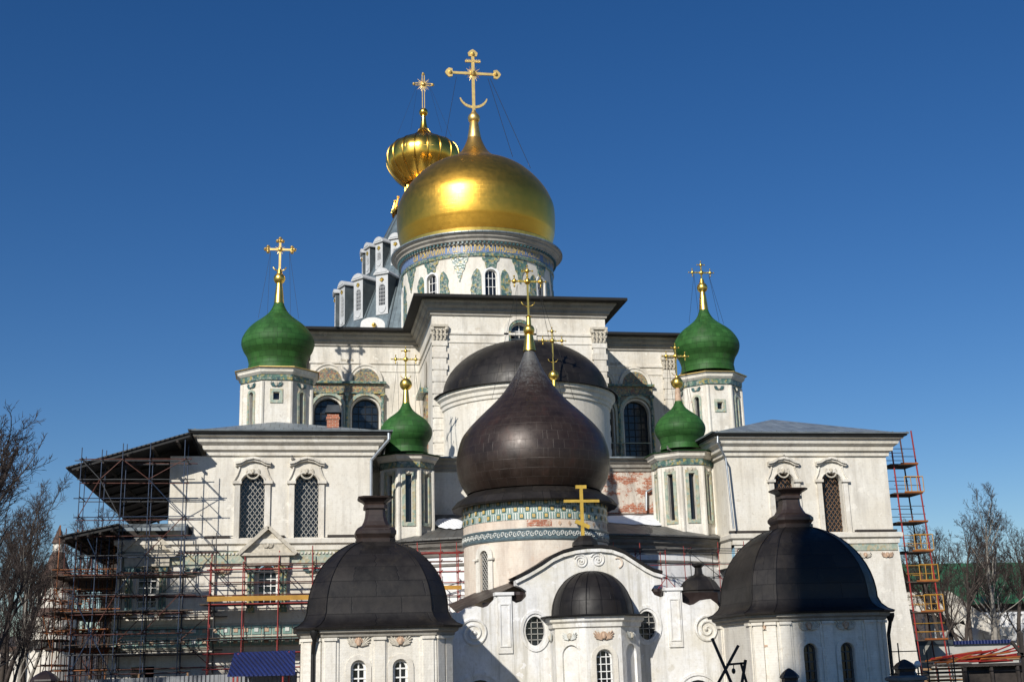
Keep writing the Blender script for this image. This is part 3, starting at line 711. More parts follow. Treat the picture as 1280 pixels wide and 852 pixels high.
    if not mirror:
        b = MB(); b.box((lowx0+.1, yl-.10, zl-1.45), (lowx1, yl-.002, zl-.78)); b.build('tile_band', M['tile_frieze'], cath)
        b = MB(); 
        k = lowx0+.3
        while k < lowx1: b.box((k, yl-.17, zl-.95), (k+.1, yl-.102, zl-.85)); k += .2
        b.build('dentils', M['plaster_cream'], cath)
        b = MB(); k = lowx0+.75
        while k < lowx1: b.panel(fy(yl-.06), [(k-.62, zl-1.46), (k+.62, zl-1.46), (k+.35, zl-1.75), (k, zl-2.25), (k-.35, zl-1.75)][::-1], [], 0, 0, .06); k += 1.62
        b.build('tile_pendants', M['tile_frieze'], cath)
        k = lowx0+.75; i = 0
        while k < lowx1-.2:
            cherub(cath, fy(yl-.09), k, zl-1.82, .95, 'terracotta' if i % 2 else 'relief', 'terracotta' if i % 2 else 'tile_teal'); k += .81*2; i += 1
        for x in lw:
            zt2 = zat(335, 706, 72); zb2 = zat(335, 757, 72)
            window(cath, fy(yl), x, zb2, 1.1, zt2-zb2, .55, 'grid', 'frame_white', 'glass', 3, 6, .05)
            s = MB()
            s.panel(fy(yl-.22), [(x-1.5, zt2+.62), (x+1.5, zt2+.62), (x, zt2+2.0)], [], 0, 0, .22)
            for p, q in (((x-1.6, zt2+.6), (x, zt2+2.1)), ((x, zt2+2.1), (x+1.6, zt2+.6))): s.bar(fy(yl-.28)(*p, 0), fy(yl-.28)(*q, 0), .2, .5, 0, (0, 1, 0))
            s.box((x-1.5, yl-.45, zt2+.5), (x+1.5, yl-.003, zt2+.66)); s.box((x-1.2, yl-.3, zt2+.0), (x+1.2, yl-.004, zt2+.5))
            sd = s.build('pediment', M['relief'], cath)
            cherub(sd, fy(yl-.26), x, zt2+1.05, .6)
            for sx in (-1, 1):
                s = MB()
                for q in (.78, 1.0): s.tube(V((x+sx*q, yl-.25, zb2-.1)), V((x+sx*q, yl-.25, zt2-.05)), .085, 8)
                a0, a1 = sorted((x+sx*.66, x+sx*1.12)); s.box((a0, yl-.4, zt2-.3), (a1, yl-.005, zt2-.02)); s.box((a0, yl-.4, zb2-.35), (a1, yl-.005, zb2-.1))
                s.build('window_columns', M['tile_green'], cath)
        # tile band lower on the wall
        zz = zat(340, 790, 72); b = MB()
        b.box((lowx0-.2, yl-.10, zz-.75), (lowx1, yl-.004, zz+.55))
        bt = b.build('tile_band', M['relief'], cath)
        b = MB(); k = lowx0
        i = 0
        while k < lowx1-.5:
            for row in (0, 1):
                m_ = i % 3; b.box((k, yl-.15, zz-.68+row*.6), (k+.5, yl-.102, zz-.18+row*.6), 0); b.box((k+.14, yl-.19, zz-.54+row*.6), (k+.36, yl-.152, zz-.32+row*.6), 1+m_ % 2)
            k += .56; i += 1
        b.build('square_tiles', [M['tile_mint'], M['terracotta'], M['tile_white']], bt)
    else:
        b = MB(); b.box((lowx1-5, yl-.06, zl-1.15), (lowx1-.05, yl-.002, zl-.78)); b.build('tile_band', M['tile_frieze'], cath)
        for k in range(4): cherub(cath, fy(yl-.03), lowx1-.75-1.45*k, zl-1.45, .8, 'terracotta', 'relief' if k % 2 else 'terracotta')
    return ez, zl
wl = wing(-5.05, 4.2, -9.7, 4.2, [xat(315, 640, 72), xat(383, 640, 72)], False)
wr = wing(25.75, 36.3, 25.9, 36.42, [xat(983, 640, 72), xat(1043, 640, 72)], True)
# vent hole, pipes, chimney
b = MB(); p = at(238, 663, 71.97); b.box((p.x-.12, 71.93, p.z-.22), (p.x+.12, 71.99, p.z+.22)); b.build('vent', M['iron'], cath)
b = MB(); b.path([at(486, 541, 71), at(486, 549, 71), at(464, 575, 71.6), at(464, 627, 71.7), at(464, 690, 71.7)], .09, 8); b.build('drainpipe', M['galv'], cath, True)
b = MB(); b.path([at(897, 545, 71), at(897, 553, 71), at(907, 572, 71.3), at(917, 660, 71.3)], .06, 8); b.build('drainpipe', M['galv'], cath, True)
p = at(416, 536, 74); b = MB()
b.box((p.x-.35, 73.7, wl[0]+.1), (p.x+.35, 74.4, p.z+.85)); b.box((p.x-.4, 73.65, p.z+.55), (p.x+.4, 74.45, p.z+.68)); ch = b.build('chimney', M['brick'], cath)
b = MB(); cz = p.z+.95
for sx in (-.3, .3): b.box((p.x+sx-.03, 74, p.z+.85), (p.x+sx+.03, 74.06, cz+.1))
b.face([V((p.x-.48, 73.6, cz)), V((p.x+.48, 73.6, cz)), V((p.x+.34, 73.85, cz+.5)), V((p.x-.34, 73.85, cz+.5))]); b.face([V((p.x-.48, 74.5, cz)), V((p.x+.48, 74.5, cz)), V((p.x+.34, 74.25, cz+.5)), V((p.x-.34, 74.25, cz+.5))])
b.face([V((p.x-.48, 73.6, cz)), V((p.x-.48, 74.5, cz)), V((p.x-.34, 74.25, cz+.5)), V((p.x-.34, 73.85, cz+.5))]); b.face([V((p.x+.48, 73.6, cz)), V((p.x+.48, 74.5, cz)), V((p.x+.34, 74.25, cz+.5)), V((p.x+.34, 73.85, cz+.5))])
b.face([V((p.x-.34, 73.85, cz+.5)), V((p.x+.34, 73.85, cz+.5)), V((p.x+.34, 74.25, cz+.5)), V((p.x-.34, 74.25, cz+.5))]); b.build('chimney_cowl', M['zinc'], ch)

# ---- octagonal towers with green onion domes
def tower(cx, cy, r, z0, zc, zd, Rd, zwide, crossz, crossh, crossw, kind, slots, neck=True, brown=False):
    def win(k):
        if k == 0: return slots.get('front', [])
        if k in (7, 1): return slots.get('side', [])
        if k in (6, 2): return slots.get('flank', [])
        return []
    d, ws = octagon_drum(cath, cx, cy, r, z0, zc+.1, 'plaster', win, 'tower_drum')
    for fr, hs, k in ws:
        for hole, cu, zb, w, h, ty in hs:
            g_ = MB(); g_.panel(fr2(fr, -.27), rect(cu-w/2-.02, zb-.02, cu+w/2+.02, zb+h+.02)); w_ = g_.build('window', M['glass'], d)
            s = MB()
            if ty == 'square': s.panel(fr2(fr, .07), rect(cu-w/2-.22, zb-.22, cu+w/2+.22, zb+h+.22), [rect(cu-w/2-.02, zb-.02, cu+w/2+.02, zb+h+.02)], .07, 0, .07)
            else: s.panel(fr2(fr, .07), arch(cu, zb-.16, w+.36, h+.34), [arch(cu, zb, w+.04, h+.02)], .07, 0, .07)
            s.build('window_surround', M['tile_frieze'], d)
    # corner pilaster strips
    b = MB()
    for k in range(8):
        a = PI/8+k*PI/4; rr = r/math.cos(PI/8); b.lathe(V((cx+math.sin(a)*rr*.985, cy-math.cos(a)*rr*.985, 0)), [(.16, z0), (.16, zc-.3)], 8)
    b.build('corner_shafts', M['plaster_cream'], d, True)
    oc = [(cx+math.sin(PI/8+k*PI/4)*r/math.cos(PI/8), cy-math.cos(PI/8+k*PI/4)*r/math.cos(PI/8)) for k in range(8)]
    H = zd-zc
    b = MB(); b.sweep(oc, [(0, zc-.22), (.1, zc-.2), (.12, zc+H*.25), (.0, zc+H*.3)], True); b.build('tile_band', M['tile_green'], d)
    b = MB(); b.sweep(oc, [(.02, zc+H*.25), (.14, zc+H*.3), (.3, zc+H*.55), (.33, zc+H*.8), (.44, zd-.03), (-.2, zd)], True); b.build('cornice', M['plaster_cream'], d)
    b = MB(); b.sweep(oc, [(-.6, zd+.14), (.42, zd+.004), (.5, zd), (.5, zd+.06), (-.6, zd+.2)], True); b.build('ledge', M['gold_dull'] if not brown and not slots.get('greenledge') else M['green'], d)
    for fr, hs, k in ws:
        if k in (6, 7, 0, 1, 2): cherub(d, fr2(fr, .04), 0, zc-.5, r*.36, 'relief', 'tile_teal' if r > 2 else 'relief')
    o = onion(cath, ONION_GREEN, (cx, cy, zwide), Rd, 'green', 48)
    zt = zwide+1.27*Rd
    rn = .105*Rd
    b = MB(); b.lathe(V((cx, cy, 0)), [(rn*1.35, zt-.25), (rn*1.0, zt+.3*Rd), (rn*.75, zt+.5*Rd)], 14); b.build('spire_sleeve', M['terracotta'] if brown else M['gold_plain'], o, True)
    zb_ = zt+.5*Rd+.12*Rd
    b = MB(); b.ball(V((cx, cy, zb_)), .165*Rd if not slots.get('bigball') else .24*Rd, 16); b.lathe(V((cx, cy, 0)), [(rn*.9, zb_+.1*Rd), (rn*.5, zb_+.28*Rd)], 12); b.build('finial_ball', M['gold_plain'], o, True)
    cross(o, cx, cy, crossz, crossh, crossw, kind, 'gold_dull' if kind == 'trefoil' else 'gold_plain', (.15 if kind == 'trefoil' else .10) if r > 2 else .085)
    wires(o, (cx, cy, crossz+crossh*.65), crossw, 0, Rd*.55, zwide+Rd*.7)
    return o
Yl = 83.3; S = lambda c, z, w, h, ty: (rect(c-w/2, z, c+w/2, z+h), c, z, w, h, ty)
px = lambda x, y: at(x, y, Yl)
zs = zat(345, 499, Yl-2.3)
tower(px(347, 460).x, Yl, 2.28, 15, zat(347, 470, Yl-2.5), zat(347, 458, Yl-2.8), px(394, 430).x*.5-px(302, 430).x*.5, px(347, 430).z,
      px(350, 347).z, px(350, 297).z-px(350, 347).z, 2.15, 'trefoil',
      {'front': [S(0, zs, .38, .5, 'square')], 'side': [S(0, zs-1.7, .34, 2.3, 'arch')], 'flank': [S(0, zs-1.7, .34, 2.3, 'arch')]})
Yr = 86.0
px = lambda x, y: at(x, y, Yr)
zs = zat(897, 511, Yr-2.1)
tower(px(886, 480).x, Yr, 2.12, 15, zat(886, 475, Yr-2.4), zat(886, 464, Yr-2.6), px(917, 434).x*.5-px(838, 434).x*.5, px(878, 434).z,
      px(875, 373).z, px(873, 327).z-px(875, 373).z, 1.95, 'ball',
      {'front': [S(0, zs, .4, .5, 'square')], 'side': [S(0, zs-1.3, .34, 2.3, 'arch')], 'flank': [S(0, zs-1.3, .34, 2.3, 'arch')]})
Yt = 75.2
px = lambda x, y: at(x, y, Yt)
zs = zat(503, 652, Yt-1.6)
dt = {'front': [S(0, zs, .42, 2.9, 'sq2')], 'side': [S(0, zs, .42, 2.9, 'sq2')], 'flank': [S(0, zs, .42, 2.9, 'sq2')], 'greenledge': 1, 'bigball': 1}
def dtf(w): 
    q = {k: ([(rect(-w/2, zs, w/2, zs+2.85), 0, zs, w, 2.85, 'square')] if k in ('front', 'side', 'flank') else v) for k, v in dt.items()}; return q
tower(px(508, 600).x, Yt, 1.52, 10.2, zat(508, 579, Yt-1.6), zat(508, 567, Yt-1.9), px(540, 540).x*.5-px(475, 540).x*.5+.02, px(508, 541).z,
      px(504, 484).z, px(503, 434).z-px(504, 484).z, 1.75, 'ball', dtf(.36))
tower(px(854, 600).x, Yt, 1.72, 10.2, zat(854, 576, Yt-1.8), zat(854, 563, Yt-2.1), px(881, 540).x*.5-px(820, 540).x*.5, px(851, 537).z,
      px(846, 480).z, px(843, 430).z-px(846, 480).z, 1.75, 'ball', dtf(.36), True, True)

# ---- gilded main dome on its tiled drum
YG = 97.0
px = lambda x, y: at(x, y, YG)
gx = px(596, 320).x; gr = (px(690, 350).x-px(501, 350).x)/2*.985
zcor = zat(596, 292, YG-gr)                          # top of the cornice in front
zban1 = zat(596, 305, YG-gr); zban0 = zat(596, 319, YG-gr); zw0 = ZE+.3
zwin = zat(610, 336, YG-gr)
NW = 8
b = MB(); wfr = []
ca = R(1.5)
for k in range(NW):
    a = ca+k*2*PI/NW; hw = R(5.0)
    n_ = V((math.sin(a), -math.cos(a), 0)); ux = V((math.cos(a), math.sin(a), 0)); rad = gr*math.cos(hw)
    fr = (lambda o, ux, n_: (lambda u, v, d=0: o+ux*u+Z*v+n_*d))(V((gx, YG, 0))+n_*rad, ux, n_)
    su = gr*math.sin(hw); hz = zwin-zw0-.3
    b.panel(fr, rect(-su, zw0, su, zban0), [arch(0, zw0+.25, .95, zwin-zw0-.25)], .35)
    b.lathe(V((gx, YG, 0)), [(gr, zw0), (gr, zban0)], 8, 0, a+hw, a+2*PI/NW-hw)
    wfr.append(fr)
drum = b.build('drum', M['plaster_cream'], cath, True)
for fr in wfr:
    window(drum, fr, 0, zw0+.25, .95, zwin-zw0-.25, .33, 'grid', 'frame_white', 'glass', 3, 7, .04)
    s = MB(); s.panel(fr2(fr, .05), arch(0, zw0+.2, 1.36, zwin-zw0-.02), [arch(0, zw0+.22, .97, zwin-zw0-.22)], .05, 0, .05); s.build('window_surround', M['frame_white'], drum)
def cylfr(a, rr): return lambda u, v, d=0: V((gx+math.sin(a+u/rr)*(rr+d), YG-math.cos(a+u/rr)*(rr+d), v))
for k in range(NW):
    a = ca+k*2*PI/NW
    if math.cos(a) < -.3: continue
    fr = cylfr(a, gr+.06)
    hw = zwin-zw0
    for s_ in (-1, 1):                                   # tiled wings each side of the window
        pts = [(.74, -5), (1.5, -5), (1.55, -2.2), (1.64, -1.7), (1.5, -1.15), (1.57, -.75), (1.36, -.25), (1.12, .02), (.92, -.1), (.80, -.45)]
        m_ = MB(); m_.panel(fr, [(s_*u, max(zw0+.2, zwin+v)) for u, v in pts], [], 0, 0, .1); m_.build('tiled_wing', M['tile_green'], drum)
    top = zban0; m_ = MB()
    pts = [(-.98, 0), (.98, 0), (.85, -.35), (.62, -.5), (.55, -.85), (.48, -1.02), (0, -.85), (-.48, -1.02), (-.55, -.85), (-.62, -.5), (-.85, -.35)]
    m_.panel(fr, [(u*.76, top+v*1.05) for u, v in pts], [], 0, 0, .1); m_.build('tiled_crest', M['tile_green'], drum)
    fr = cylfr(a+PI/NW, gr+.06); m_ = MB()
    pts = [(-1.02, 0), (1.02, 0), (.95, -.5), (.72, -.8), (.6, -1.35), (.35, -1.7), (.2, -2.3), (.08, -2.45), (.08, -2.7), (-.08, -2.7), (-.08, -2.45), (-.2, -2.3), (-.35, -1.7), (-.6, -1.35), (-.72, -.8), (-.95, -.5)]
    m_.panel(fr, [(u*.70, top+v*.76) for u, v in pts], [], 0, 0, .1); m_.build('tiled_pendant', M['tile_green'], drum)
b = MB(); b.lathe(V((gx, YG, 0)), [(gr, zban0-.1), (gr+.12, zban0-.05), (gr+.14, zban0+.12), (gr+.05, zban0+.2), (gr+.05, zban0+.28)], 64); b.build('tile_band', M['tile_green'], drum, True)
b = MB(); b.lathe(V((gx, YG, 0)), [(gr+.05, zban0+.25), (gr+.05, zban1)], 64); band = b.build('inscription_band', M['tile_blue'], drum, True)
b = MB(); H = zcor-zban1
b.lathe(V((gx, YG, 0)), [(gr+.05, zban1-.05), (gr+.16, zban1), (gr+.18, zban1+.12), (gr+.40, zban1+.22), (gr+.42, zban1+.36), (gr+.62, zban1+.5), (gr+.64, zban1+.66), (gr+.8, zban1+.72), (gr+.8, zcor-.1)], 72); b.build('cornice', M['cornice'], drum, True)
b = MB()
for k in range(120):
    a = 2*PI*k/120; n_ = V((math.sin(a), -math.cos(a), 0)); t_ = V((math.cos(a), math.sin(a), 0))
    b.obox(V((gx, YG, zban1+.02))+n_*(gr+.17)-t_*.07, t_*.14, n_*.18, Z*.17)
dn = b.build('dentils', M['tile_teal'], drum); dn['kind'] = 'stuff'
b = MB(); b.lathe(V((gx, YG, 0)), [(gr+.80, zcor-.12), (gr+.9, zcor-.08), (gr+.9, zcor), (gr+.3, zcor+.25)], 72); b.build('ledge', M['zinc'], drum, True)
gR = (px(694.5, 270).x-px(496.5, 270).x)/2*.985
b = MB(); b.lathe(V((gx, YG, 0)), [(gr+.22, zcor+.1), (gr+.40, zcor+.18), (gr+.44, zcor+.42), (gr+.40, zcor+.48)], 96); b.build('gilded_cresting', M['gold_plain'], drum, True)
# the inscription, wrapped round the band
cu = bpy.data.curves.new('txt', 'FONT'); cu.body = 'СІѦ  ВСѢХВАЛИМИ  К  СІЛ  ЦРЛ ЛЮВ ВЪЛ МНОѠІѠВИЧА ЗАСТРОНꙊ БОГЪВ ЛѢТА'; cu.size = 1.0; cu.extrude = .0; cu.align_x = 'CENTER'; cu.offset = .022
to = bpy.data.objects.new('txt', cu); C.objects.link(to); bpy.context.view_layer.update()
tm = bpy.data.meshes.new_from_object(to.evaluated_get(bpy.context.evaluated_depsgraph_get()))
bpy.data.objects.remove(to); bpy.data.curves.remove(cu)
b = MB(); ys = [v.co.y for v in tm.vertices]; xs_ = [v.co.x for v in tm.vertices]
hgt = (zban1-zban0-.28)*.78; sc = hgt/(.73); span = max(xs_)-min(xs_); want = gr*R(132); sx_ = want/span; zb_ = zban0+.28+(zban1-zban0-.28)*.12
a_mid = R(4); b.v = [V((gx+math.sin(a_mid+v.co.x*sx_/gr)*(gr+.075), YG-math.cos(a_mid+v.co.x*sx_/gr)*(gr+.075), zb_+v.co.y*sc)) for v in tm.vertices]
b.f = [tuple(p.vertices) for p in tm.polygons]; b.m = [0]*len(b.f); b.build('lettering', M['tile_yellow'], band)
gd = onion(cath, ONION_GOLD, (gx, YG, px(596, 270).z-.1), gR, 'gold', 96, 'gilded_dome')
zt = px(590, 165).z
b = MB(); b.lathe(V((gx, YG, 0)), [(.95, zt-2.2), (.72, zt-1.3), (.52, zt-.2), (.36, zt+.9), (.28, zt+1.0)], 20); b.build('spire_sleeve', M['gold_dull'], gd, True)
zb_ = px(588, 148).z
b = MB(); b.ball(V((gx, YG, zb_)), .52, 20); b.lathe(V((gx, YG, 0)), [(.3, zb_+.4), (.14, zb_+.75)], 12); b.build('finial_ball', M['gold_dull'], gd, True)
zc_ = px(587, 139).z
cross(gd, gx, YG, zc_, px(586, 61).z-zc_, 4.75, 'big', 'gold_dull', .2)
b = MB()
for dx, ex, ez_ in ((-1.45, -2.6, 182), (1.3, 3.1, 202), (1.5, 4.6, 215)):
    b.tube(V((gx+dx, YG, px(586, 97).z)), V((gx+ex, YG-1.0, px(640, ez_).z)), .022, 4)
b.build('guy_wire', M['iron'], gd)

# ---- tent roof of the rotunda with dormers, behind on the left
YR = 120.0
px = lambda x, y: at(x, y, YR)
rxc = px(532, 300).x
zt0 = ZE; zA = px(425, 408).z; rA = rxc-px(424, 408).x; zB = px(489, 268).z; rB = 3.0
sl_ = (rA-rB)/(zB-zA)
b = MB(); b.lathe(V((rxc, YR, 0)), [(rA+sl_*(zA-zt0), zt0), (rA, zA), (rB, zB), (rB*.97, zB+.4)], 40)
tent = b.build('tent_roof', M['tent'], cath, 12)
b = MB()
for k in range(20):
    a = 2*PI*(k+.5)/20
    n_ = V((math.sin(a), -math.cos(a), 0)); b.tube(V((rxc, YR, zt0))+n_*(rA+sl_*(zA-zt0)), V((rxc, YR, zB))+n_*rB, .07, 5)
b.build('standing_seams', M['tent'], tent)
view = math.atan2(-rxc, YR)                     # angle of the camera seen from the rotunda
def dormer(a, z0, z1, w):
    zr = z0+.15; rf = rA-(zr-zA)*sl_+.12          # front plane meets the cone at its foot
    n_ = V((math.sin(a), -math.cos(a), 0)); ux = V((math.cos(a), math.sin(a), 0)); o = V((rxc, YR, 0))+n_*rf
    fr = lambda u, v, d=0: o+ux*u+Z*v+n_*d
    zh = z1-.45
    m_ = MB(); m_.panel(fr, rect(-w/2, z0, w/2, zh), [arch(0, z0+.85, w*.6, zh-z0-1.75)], .1)
    back = rf-(rA-(zh-zA)*sl_)+.2
    for s_ in (-1, 1): m_.face([fr(s_*w/2, z0, 0), fr(s_*w/2, zh, 0), fr(s_*w/2, zh, -back)], 1)
    d_ = m_.build('dormer', [M['dormer'], M['tent']], cath)
    m_ = MB(); pts = [(-w/2-.2, zh), (w/2+.2, zh), (w/2+.2, zh+.12)]+[((w/2+.1)*math.cos(t), zh+.12+.48*math.sin(t)) for t in [PI*k/10 for k in range(1, 10)]]+[(-w/2-.2, zh+.12)]
    m_.panel(fr2(fr, .18), pts, [], 0, 0, back+.18); m_.panel(fr2(fr, .22), [((w/2-.02)*math.cos(t), zh+.14+.36*math.sin(t)) for t in [PI*k/10 for k in range(11)]][::1], [], 0, 0, .03); m_.build('pediment', M['dormer'], d_)
    window(d_, fr, 0, z0+.85, w*.6, zh-z0-1.75, .09, 'grid', 'dormer', 'glass', 4, 6, .04)
    m_ = MB()
    for t in range(5):
        q = R(90+(t-2)*36); m_.tube(fr(0, zh-.62, .05), fr(.24*math.cos(q), zh-.62+.3*math.sin(q), .08), .07, 5, .04)
    m_.ball(fr(0, zh-.64, .06), .1, 8); m_.build('gilded_ornament', M['gold_plain'], d_, True)
    m_ = MB(); m_.path([fr(.3*w*math.cos(t), z0+.68+.4*w*math.sin(t), .02) for t in [PI+PI*k/8 for k in range(9)]], .05, 5); m_.build('apron_relief', M['dormer'], d_, True)
for k in range(20):
    a = view+R(-9+18*k)+0
    va = (a-view+PI) % (2*PI)-PI
    if va > R(12) or va < R(-115): continue
    dormer(a, zat(483, 388, YR-9), zat(483, 332, YR-9), 1.28)
    dormer(a, zat(476, 326, YR-6.5), zat(476, 288, YR-6.5), 1.02)
p = at(466, 403, 110.0); fr = fy(110.0)
b = MB(); b.panel(fr, [(p.x-1.1, p.z-1), (p.x+1.1, p.z-1), (p.x+1.1, p.z-.1)]+[(p.x+1.1*math.cos(t), p.z-.1+.6*math.sin(t)) for t in [PI*k/10 for k in range(1, 10)]]+[(p.x-1.1, p.z-.1)], [], 0, 0, 3)
dd = b.build('dormer', M['frame_white'], cath); b = MB(); b.ball(V((p.x+.1, 109.9, p.z-.25)), .22, 8); b.build('gilded_ornament', M['gold_plain'], dd, True)
gz = px(530, 200).z; rg = (px(578, 200).x-px(482, 200).x)/2*.985; gcx = px(530, 200).x
b = MB(); b.lathe(V((gcx, YR, 0)), [(rB+.35, zB), (rB+.45, zB+.25), (rB-.1, zB+.4), (2.1, zB+.9), (1.8, zB+1.6), (1.75, gz-.78*rg), (1.9, gz-.75*rg)], 32); nk = b.build('gilded_neck', M['gold_bright'], cath, True)
b = MB()
for k in range(16):
    a = 2*PI*k/16; q = V((math.sin(a), -math.cos(a), 0)); c_ = V((gcx, YR, 0))
    b.tube(c_+q*(rB+.35)+Z*(zB+.1), c_+q*(rB+.05)+Z*(zB+1.4), .16, 6, .06); b.ball(c_+q*(rB+.05)+Z*(zB+1.45), .17, 6)
    b.tube(c_+q*2.0+Z*(zB+1.0), c_+q*1.95+Z*(gz-.8*rg), .13, 6)
b.build('gilded_ornament', M['gold_bright'], nk, True)
gs = onion(cath, MELON, (gcx, YR, gz), rg, 'gold_bright', 96, 'ribbed_gilded_dome', 18)
b = MB(); zb_ = px(537, 141).z; b.ball(V((gcx, YR, zb_)), .47, 16); b.lathe(V((gcx, YR, 0)), [(.45, gz+.8*rg), (.25, gz+1.1*rg), (.2, zb_-.3)], 12); b.build('finial_ball', M['gold_bright'], gs, True)
cross(gs, gcx, YR, zb_+.4, px(535, 93).z-zb_-.4, 2.0, 'lace', 'gold_dull', .16)
wires(gs, (gcx, YR, px(535, 103).z), 1.8, 0, 2.8, gz+rg*.6)

# ---- third cross rising behind the dark onion: small gilded spire on the apse
cxp = at(692, 470, 75.6); b = MB()
zb_ = zat(692, 469, 75.6); b.lathe(V((cxp.x, 75.6, 0)), [(.16, zb_-4.6), (.13, zb_-.3)], 10); b.ball(V((cxp.x, 75.6, zb_)), .33, 14)
sp = b.build('spire_ball', M['gold_plain'], cath, True)
cross(sp, cxp.x, 75.6, zb_+.2, zat(690, 409, 75.6)-zb_-.2, 1.75, 'ball', 'gold_plain', .08)

# ================================================================== LOW WHITE CHURCH with scrolled gable and dark onion dome
ch = thing('church', (14.5, 64, 0), 'low white church with scrolled gable and big dark copper onion dome on a tiled drum', 'church')
YC = 62.0; P = lambda x, y: (xat(x, y, YC), zat(x, y, YC))
ol = [(xat(566, 852, YC), 0), (xat(566, 790, YC), zat(566, 765, YC))]+[P(x, y) for x, y in ((574,765),(583,759),(595,757),(604,759),(612,756),(619.5,748),(619.5,741),(640,741),(640,750),(645,753),(652,751),(658,745),(658,738),(652,734),(645,731),(645,724),(660,716),(677,706),(690,697),(703,691),(718,687),(733,685),(750,684.5),(764,686),(778,691),(792,700),(806,709),(816,714),(826,717),(826,730),(818,731),(814,737),(818,743),(826,746),(831,744),(831,735),(852,735),(853,752),(862,756),(872,754),(880,749),(888,748),(896,754),(902,763),(909,769),(925,772))]+[(xat(925, 800, YC), 0)]
eL = P(669, 788); eR = P(809, 781)
aw1, aw2 = P(600, 852)[0], P(855, 852)[0]
hs = [oval(eL[0], eL[1], .98, 1.42), oval(eR[0], eR[1], .98, 1.42)]
b = MB(); b.panel(fy(YC), ol, hs, .35, 0, .7); gw = b.build('gable_wall', M['plaster_white'], ch)
for e in (eL, eR):
    m_ = MB(); m_.panel(fy(YC+.3), oval(e[0], e[1], 1.0, 1.46)); w_ = m_.build('oval_window', M['glass'], ch)
    m_ = MB(); q = fy(YC+.22)
    for s_ in (-.16, .16): m_.bar(q(e[0]+s_, e[1]-.66), q(e[0]+s_, e[1]+.66), .035, .03)
    for s_ in (-.42, -.14, .14, .42): m_.bar(q(e[0]-.45, e[1]+s_), q(e[0]+.45, e[1]+s_), .035, .03)
    m_.build('grille', M['grille'], w_)
    m_ = MB(); m_.panel(fy(YC-.07), oval(e[0], e[1], 1.5, 2.0), [oval(e[0], e[1], 1.22, 1.70)], .07, 0, .07); m_.build('window_surround', M['plaster_white'], w_)
# dark sheet roof edge along the gable
ge = [P(x, y) for x, y in ((644,724),(660,716),(677,706),(690,697),(703,691),(718,687),(733,685),(750,684.5),(764,686),(778,691),(792,700),(806,709),(816,714),(827,717))]
b = MB(); b.grid([[V((x, YC-.22, z+.02)) for x, z in ge], [V((x, YC-.22, z+.16)) for x, z in ge], [V((x, YC+4, z+.16)) for x, z in ge]], 0, lambda A, B: (B*.5, A*1.0)); b.grid([[V((x, YC-.22, z+.02)) for x, z in ge], [V((x, YC+4, z+.02)) for x, z in ge]], 0); b.build('gable_roof', M['black_sheet'], ch, True)
b = MB()
for p, q in zip(ge, ge[1:]): b.bar(V((p[0], YC-.08, p[1]-.12)), V((q[0], YC-.08, q[1]-.12)), .16, .16)
b.build('gable_moulding', M['plaster_white'], ch)
# side sheet roofs seen over the shoulders
for (xa, za_), (xb, zb2_), (xl, xr, yl_) in ((P(572, 757), P(648, 722), (590, 660, 752)), (P(816, 737), P(852, 744), (812, 852, 740))):
    b = MB(); b.face([V((xa, YC+.5, za_-.3)), V((xb, YC+.5, zb2_-.3)), V((xb, YC+4, zb2_+.25)), V((xa, YC+4, za_+.25))], 0, [(0, 0), (3, 0), (3, 3), (0, 3)])
    b.build('side_roof', M['brown_sheet'], ch)
    b = MB(); b.box((P(xl, 0)[0], YC+.72, 3), (P(xr, 0)[0], YC+.74, P(xl, yl_)[1])); b.build('side_cladding', M['brown_sheet'], ch)
for x0_, y0_ in ((650, 744), (822, 740)):
    b = MB(); q = P(x0_, y0_); b.lathe(V((q[0], YC+.35, 0)), [(.01, q[1]-.25), (.3, q[1]-.2), (.38, q[1]+.05), (.3, q[1]+.2)], 12); b.build('gutter_head', M['brown_sheet'], ch)
# flat pilasters with sunk panels, scrolls
for xa, ya in ((630, 741), (841, 735)):
    q = P(xa, ya); w_ = .36
    b = MB(); b.box((q[0]-w_-.12, YC-.16, q[1]-.1), (q[0]+w_+.12, YC+.5, q[1]+.05)); b.box((q[0]-w_, YC-.08, q[1]-2.9), (q[0]+w_, YC-.002, q[1]-.1)); pl = b.build('pilaster', M['plaster_white'], ch)
    b = MB(); z1_, z0_ = q[1]-.5, q[1]-2.6
    b.panel(fy(YC-.12), rect(q[0]-.27, z0_, q[0]+.27, z1_), [rect(q[0]-.2, z0_+.07, q[0]+.2, z1_-.07)], .04, 0, .04); b.build('panel_moulding', M['plaster_white'], pl)
for x_, y_, r_, s_ in ((726, 701, .36, -1), (747, 699, .38, -1), (592, 791, .72, -1), (884, 786, .72, 1)):
    q = P(x_, y_); spiral(ch, fy(YC-.02), q[0], q[1], r_, s_, 'plaster_white', .085 if r_ > .5 else .055)
for x_, y_ in ((772, 703),):
    q = P(x_, y_); b = MB(); b.path([fy(YC-.02)(q[0]+.25*math.cos(t), q[1]+.25*math.sin(t)) for t in [R(-80+25*k) for k in range(9)]], .05, 6); b.build('scroll_relief', M['plaster_pink'], ch, True)
